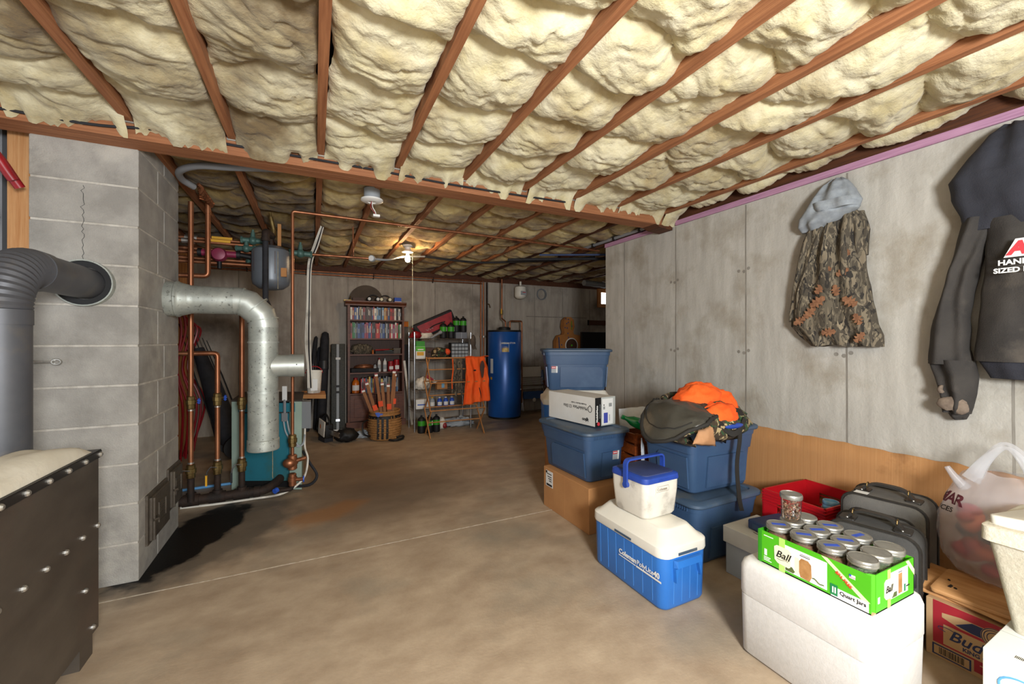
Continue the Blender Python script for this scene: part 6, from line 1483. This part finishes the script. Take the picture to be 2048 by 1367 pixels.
# pipes on the back wall
for k, (x, r_, m, lb) in enumerate(((2.525, .013, 'copper', 'left'), (2.575, .013, 'copper', 'middle'), (2.635, .016, 'iron', 'dark right'))):
    q = thing('copper_pipe', lb+' vertical pipe left of the water heater', 'pipe', (x, 6.47, 0), group='pipes beside the heater')
    B().cyl((0, 0, .1 if k < 2 else .3), (0, 0, 2.22), r_, n=10).o('tube', m, q, 40)
    B().cyl((0, 0, 1.29), (0, 0, 1.32), r_+.006, n=10).o('coupling', 'solder' if k == 1 else m, q, 40)
    if k == 2: B().tube([(0, -.01, 1.86), (.03, -.03, 1.85), (.05, -.03, 1.79)], .008, 6).o('valve_lever', 'brass', q)
for k in range(2):
    q = thing('copper_pipe', ('upper' if k == 0 else 'lower')+' copper pipe along the top of the back wall', 'pipe', (-1.2, 6.42+.03*k, 2.205-.035*k), group='pipes along the back wall')
    B().cyl((0, 0, 0), (3.74, 0, .02), .0125, n=10).o('tube', 'copper', q, 40)
    for x in (.4, 1.1, 2.0, 2.9): B().box(x-.006, x+.006, -.015, .02, -.016, .03).o('strap', 'iron', q)
q = thing('copper_pipe', 'copper pipe with round gauge hung under the ceiling', 'pipe', (-.03, 4.15, 2.02), group='ceiling pipes')
B().cyl((0, 0, .0), (.52, -.03, .0), .0115, n=10).o('tube', 'copper', q, 40); B().cyl((.36, -.02, 0), (.36, -.02, .30), .007, n=8).o('hanger', 'copper', q)
B().cyl((.535, -.02, 0), (.52, -.05, 0), .030, n=20).o('gauge', 'label_grey', q, 40); B().cyl((.519, -.052, 0), (.518, -.054, 0), .024, n=20).o('gauge_face', 'label_white', q)
B().tube(bez([(.54, -.02, 0), (.70, .12, .03), (.86, .40, .12), (1.02, .66, .19), (1.25, .85, .245)], 8), .011, 8).o('white_hose', 'label_grey', q, 50)
B().tube(bez([(1.25, .85, .245), (1.6, .95, .25), (2.0, .95, .25), (2.4, .70, .25), (2.8, .40, .25), (3.2, .05, .26)], 8), .014, 8).o('black_hose', 'rubber', q, 50)
q = thing('black_pipe', 'black poly pipe under the joists near the wall corner', 'pipe', (2.2, 4.15, 2.255)); B().tube(bez([(0, .55, 0), (.5, .2, -.01), (1.0, -.05, -.01), (1.6, -.2, 0)], 8), .017, 8).o('tube', 'rubber', q, 50); B().tube([(.2, .1, -.005), (.9, -.25, -.005), (1.5, -.5, 0)], .012, 8).o('blue_tube', 'navy', q, 50)
q = thing('grey_conduit', 'grey conduit running along the sill at the wall corner', 'conduit', (2.77, 2.80, 2.285)); B().cyl((0, 0, 0), (.0, 1.1, 0), .016, n=10).o('tube', 'grey', q, 40)
for y in (.18, .55, .9): B().box(-.022, .022, y-.01, y+.01, -.02, .02).o('clamp', 'black', q)
# white pressure tank, coil of wire, lawn chair
q = thing('pressure_tank', 'small white expansion tank hanging high on the back wall', 'tank', (3.20, 6.33, 1.95)); B().lathe([(.02, 0), (.06, .008), (.095, .035), (.10, .05), (.10, .19), (.095, .205), (.06, .225), (.018, .232), (.018, .30)], 24).o('shell', 'cool_white', q, 40)
B().box(-.04, .06, -.101, -.085, .06, .13).o('label', 'label_grey', q); B().box(-.01, .05, -.1022, -.10, .10, .112).o('red_print', 'label_red', q); B().box(-.02, .02, .0, .17, .10, .12).o('wall_bracket', 'iron', q)
q = thing('wire_coil', 'loose coil of grey wire hung on the back wall', 'wire', (3.70, 6.485, 2.07))
for k in range(4): B().tube([((.075+.008*k)*math.cos(a_)+.008*nz(k, 1), -.006*k, (.085+.005*k)*math.sin(a_)+.012*nz(k, 5)) for a_ in [j*PI/14 for j in range(28)]], .004, 5, True).o('loop', 'grey', q, 50)
B().cyl((0, .013, .08), (0, -.03, .085), .004, n=6).o('nail', 'bolt', q)
mat('chair_blue', '#3d5f96', '#345488', .8, 0, 8)
q = thing('folding_lawn_chair', 'folded lawn chair with white and blue webbing against the wall', 'chair', (3.45, 6.36, 0), rot=(math.radians(-5), 0, 0))
B().tube(corner([(-.20, 0, .02), (-.20, 0, .72), (-.15, 0, .78), (.17, 0, .78), (.22, 0, .72), (.25, 0, .02)], .03, 4), .011, 8).o('back_frame', 'steel', q, 40)
B().tube(corner([(-.20, -.05, .02), (-.22, -.05, .45), (.24, -.05, .45), (.27, -.05, .02), (-.20, -.05, .02)], .03, 4), .011, 8).o('seat_frame', 'steel', q, 40)
B().rbox(-.19, .20, -.02, .0, .60, .78, .05, .004).o('headrest', 'cool_white', q, 40)
for k in range(11): B().cyl((-.19, -.025, .40+.018*k), (.22, -.025, .40+.018*k), .0045, n=6).o('spring_cord', 'label_white', q)
B().rbox(-.18, .22, -.03, -.01, .22, .35, .02, .004).o('seat_panel', 'chair_blue', q, 40); B().sph((.02, -.05, .20), .035, 8, 6, 1, .4, 1).o('tied_rag', 'cool_dirty', q)
B().rbox(.20, .26, -.01, .03, .45, .72, .02, .004).o('arm_pad', 'chair_blue', q, 40)
# archery target torso, black television and chest behind the wall corner
mat('foam_tan', '#b4773c', '#a0662f', .85, 0, 6, bump=.3, bs=50)
q = thing('low_chest', 'dark brown chest behind the tote stack', 'chest', (4.35, 6.22, 0)); B().rbox(-.66, .66, -.24, .24, 0, .50, .01, .004).o('body', 'cherry', q); B().box(-.68, .68, -.25, .25, .50, .53).o('lid', 'cherry', q)
q = thing('target_torso', 'orange foam target torso with round bullseye on the dark chest', 'target', (4.13, 6.30, .531))
B().prism([(-.26, 0), (.30, 0), (.30, .70), (.24, .80), (.12, .82), (.10, .86), (.13, .96), (.11, 1.08), (.05, 1.13), (-.03, 1.13), (-.09, 1.08), (-.11, .96), (-.08, .86), (-.10, .82), (-.20, .80), (-.26, .70)], -.05, .05, 'y').o('torso', 'foam_tan', q)
B().cyl((.06, -.052, .62), (.06, -.056, .62), .135, n=28).o('paper_ring', 'label_white', q, 40); B().cyl((.06, -.056, .62), (.06, -.060, .62), .118, n=28).o('bullseye', 'cherry_back', q, 40); B().cyl((.06, -.060, .62), (.06, -.063, .62), .016, n=10).o('green_dot', 'lime', q)
B().box(-.165, -.145, -.053, -.05, .05, .78).xf(Matrix.Rotation(math.radians(-4), 4, 'Y')).o('blue_tape', 'navy', q); B().box(.055, .068, -.053, -.05, .90, 1.06).o('green_tape', 'lime_dark', q)
for k in range(16): B().sph((R.uniform(-.22, .22) if k < 8 else R.uniform(-.08, .1), -.052, R.uniform(.1, .78) if k < 8 else R.uniform(.82, 1.1)), .012, 6, 4, 1, .2, 1.3).o('ink_mark', 'navy', q)
q = thing('television', 'black flat television standing beside the foam target', 'television', (4.60, 6.08, .531)); B().rbox(-.32, .42, -.025, .025, .04, .86, .01, .005).o('panel', 'black', q); B().box(-.12, .18, -.10, .10, 0, .015).o('foot', 'black', q); B().box(0, .06, -.01, .01, .01, .05).o('neck', 'black', q)
q = thing('wall_plank', 'short brown plank fixed to the back wall below the window', 'board', (4.95, 6.485, 1.58)); B().box(-.22, .5, -.02, .014, -.045, .045).o('plank', 'dark_wood', q); B().box(-.225, -.215, -.022, .014, -.05, .05).o('end_band', 'black', q)
q = thing('plastic_wrapped_duct', 'plastic wrapped pipe under the joists near the window', 'pipe', (4.75, 5.95, 2.245)); B().tube([(-.5+.08*k, .015*k, .012*nz(k)) for k in range(14)], [.05+.014*nz(k*.9, 4) for k in range(14)], 12).o('sleeve', 'label_grey', q, 50)
# ceiling lamp with bare bulb and pull cord
mat('porcelain', '#d8d4cc', None, .35); mat('bulb', '#ffe2b0', None, .3, emit=60)
q = thing('ceiling_lamp', 'bare glowing bulb in a porcelain holder under the joists', 'lamp', (.94, 4.64, 2.20))
B().lathe([(.055, .10), (.055, .085), (.035, .075), (.030, .05), (.058, .03), (.060, .02), (.03, .018)], 24).o('holder', 'porcelain', q, 40)
B().lathe([(.012, .02), (.014, .0), (.024, -.03), (.029, -.055), (.024, -.078), (.010, -.088), (.001, -.089)], 18).o('bulb', 'bulb', q, 60)
lo = light('bulb_light', 'POINT', (0, 0, -.055), 90, (1, .64, .34), shadow_soft_size=.032); lo.parent = q
o = B().cyl((.985, 4.60, 2.22), (.985, 4.60, 1.38), .0022, n=6).o('pull_cord', 'cream', q); o.parent = q; o.location = (-.94, -4.64, -2.20)
B().sph((.045, -.04, -.83), .010, 8, 6).o('cord_knob', 'redp', q)
q = thing('smoke_alarm', 'white smoke alarm dangling its wire connector from the ceiling', 'smoke alarm', (.37, 3.06, 2.20))
B().cyl((0, 0, .04), (0, 0, .11), .055, n=24).o('junction_box', 'label_grey', q, 40)
B().lathe([(.075, .038), (.075, .028), (.060, .020), (.030, .018), (.028, .024)], 28).o('mount_plate', 'white', q, 40)
for k in range(2): B().tube(bez([(.0, 0, .03), (-.012+.014*k, -.02, -.02), (.01+.01*k, -.015, -.05), (.025, -.02, -.075)], 5), .003, 5).o('wire', ('redp', 'white')[k], q)
B().box(.005, .05, -.03, -.005, -.085, -.070).o('connector', 'white', q)
for k, (x, y, r_) in enumerate(((-.62, 1.72, .016), (-.75, 1.93, .006))):
    q = thing('foam_chip', ('larger' if k == 0 else 'smaller')+' pale foam crumb on the floor beside the furnace', 'crumb', (x, y, 0), group='crumbs on the floor'); t = q
    blob(0, 0, r_*.8, r_, r_*1.3, r_, 'cream', 'crumb', 5+k, .4, -.8, 12, 8, 2)
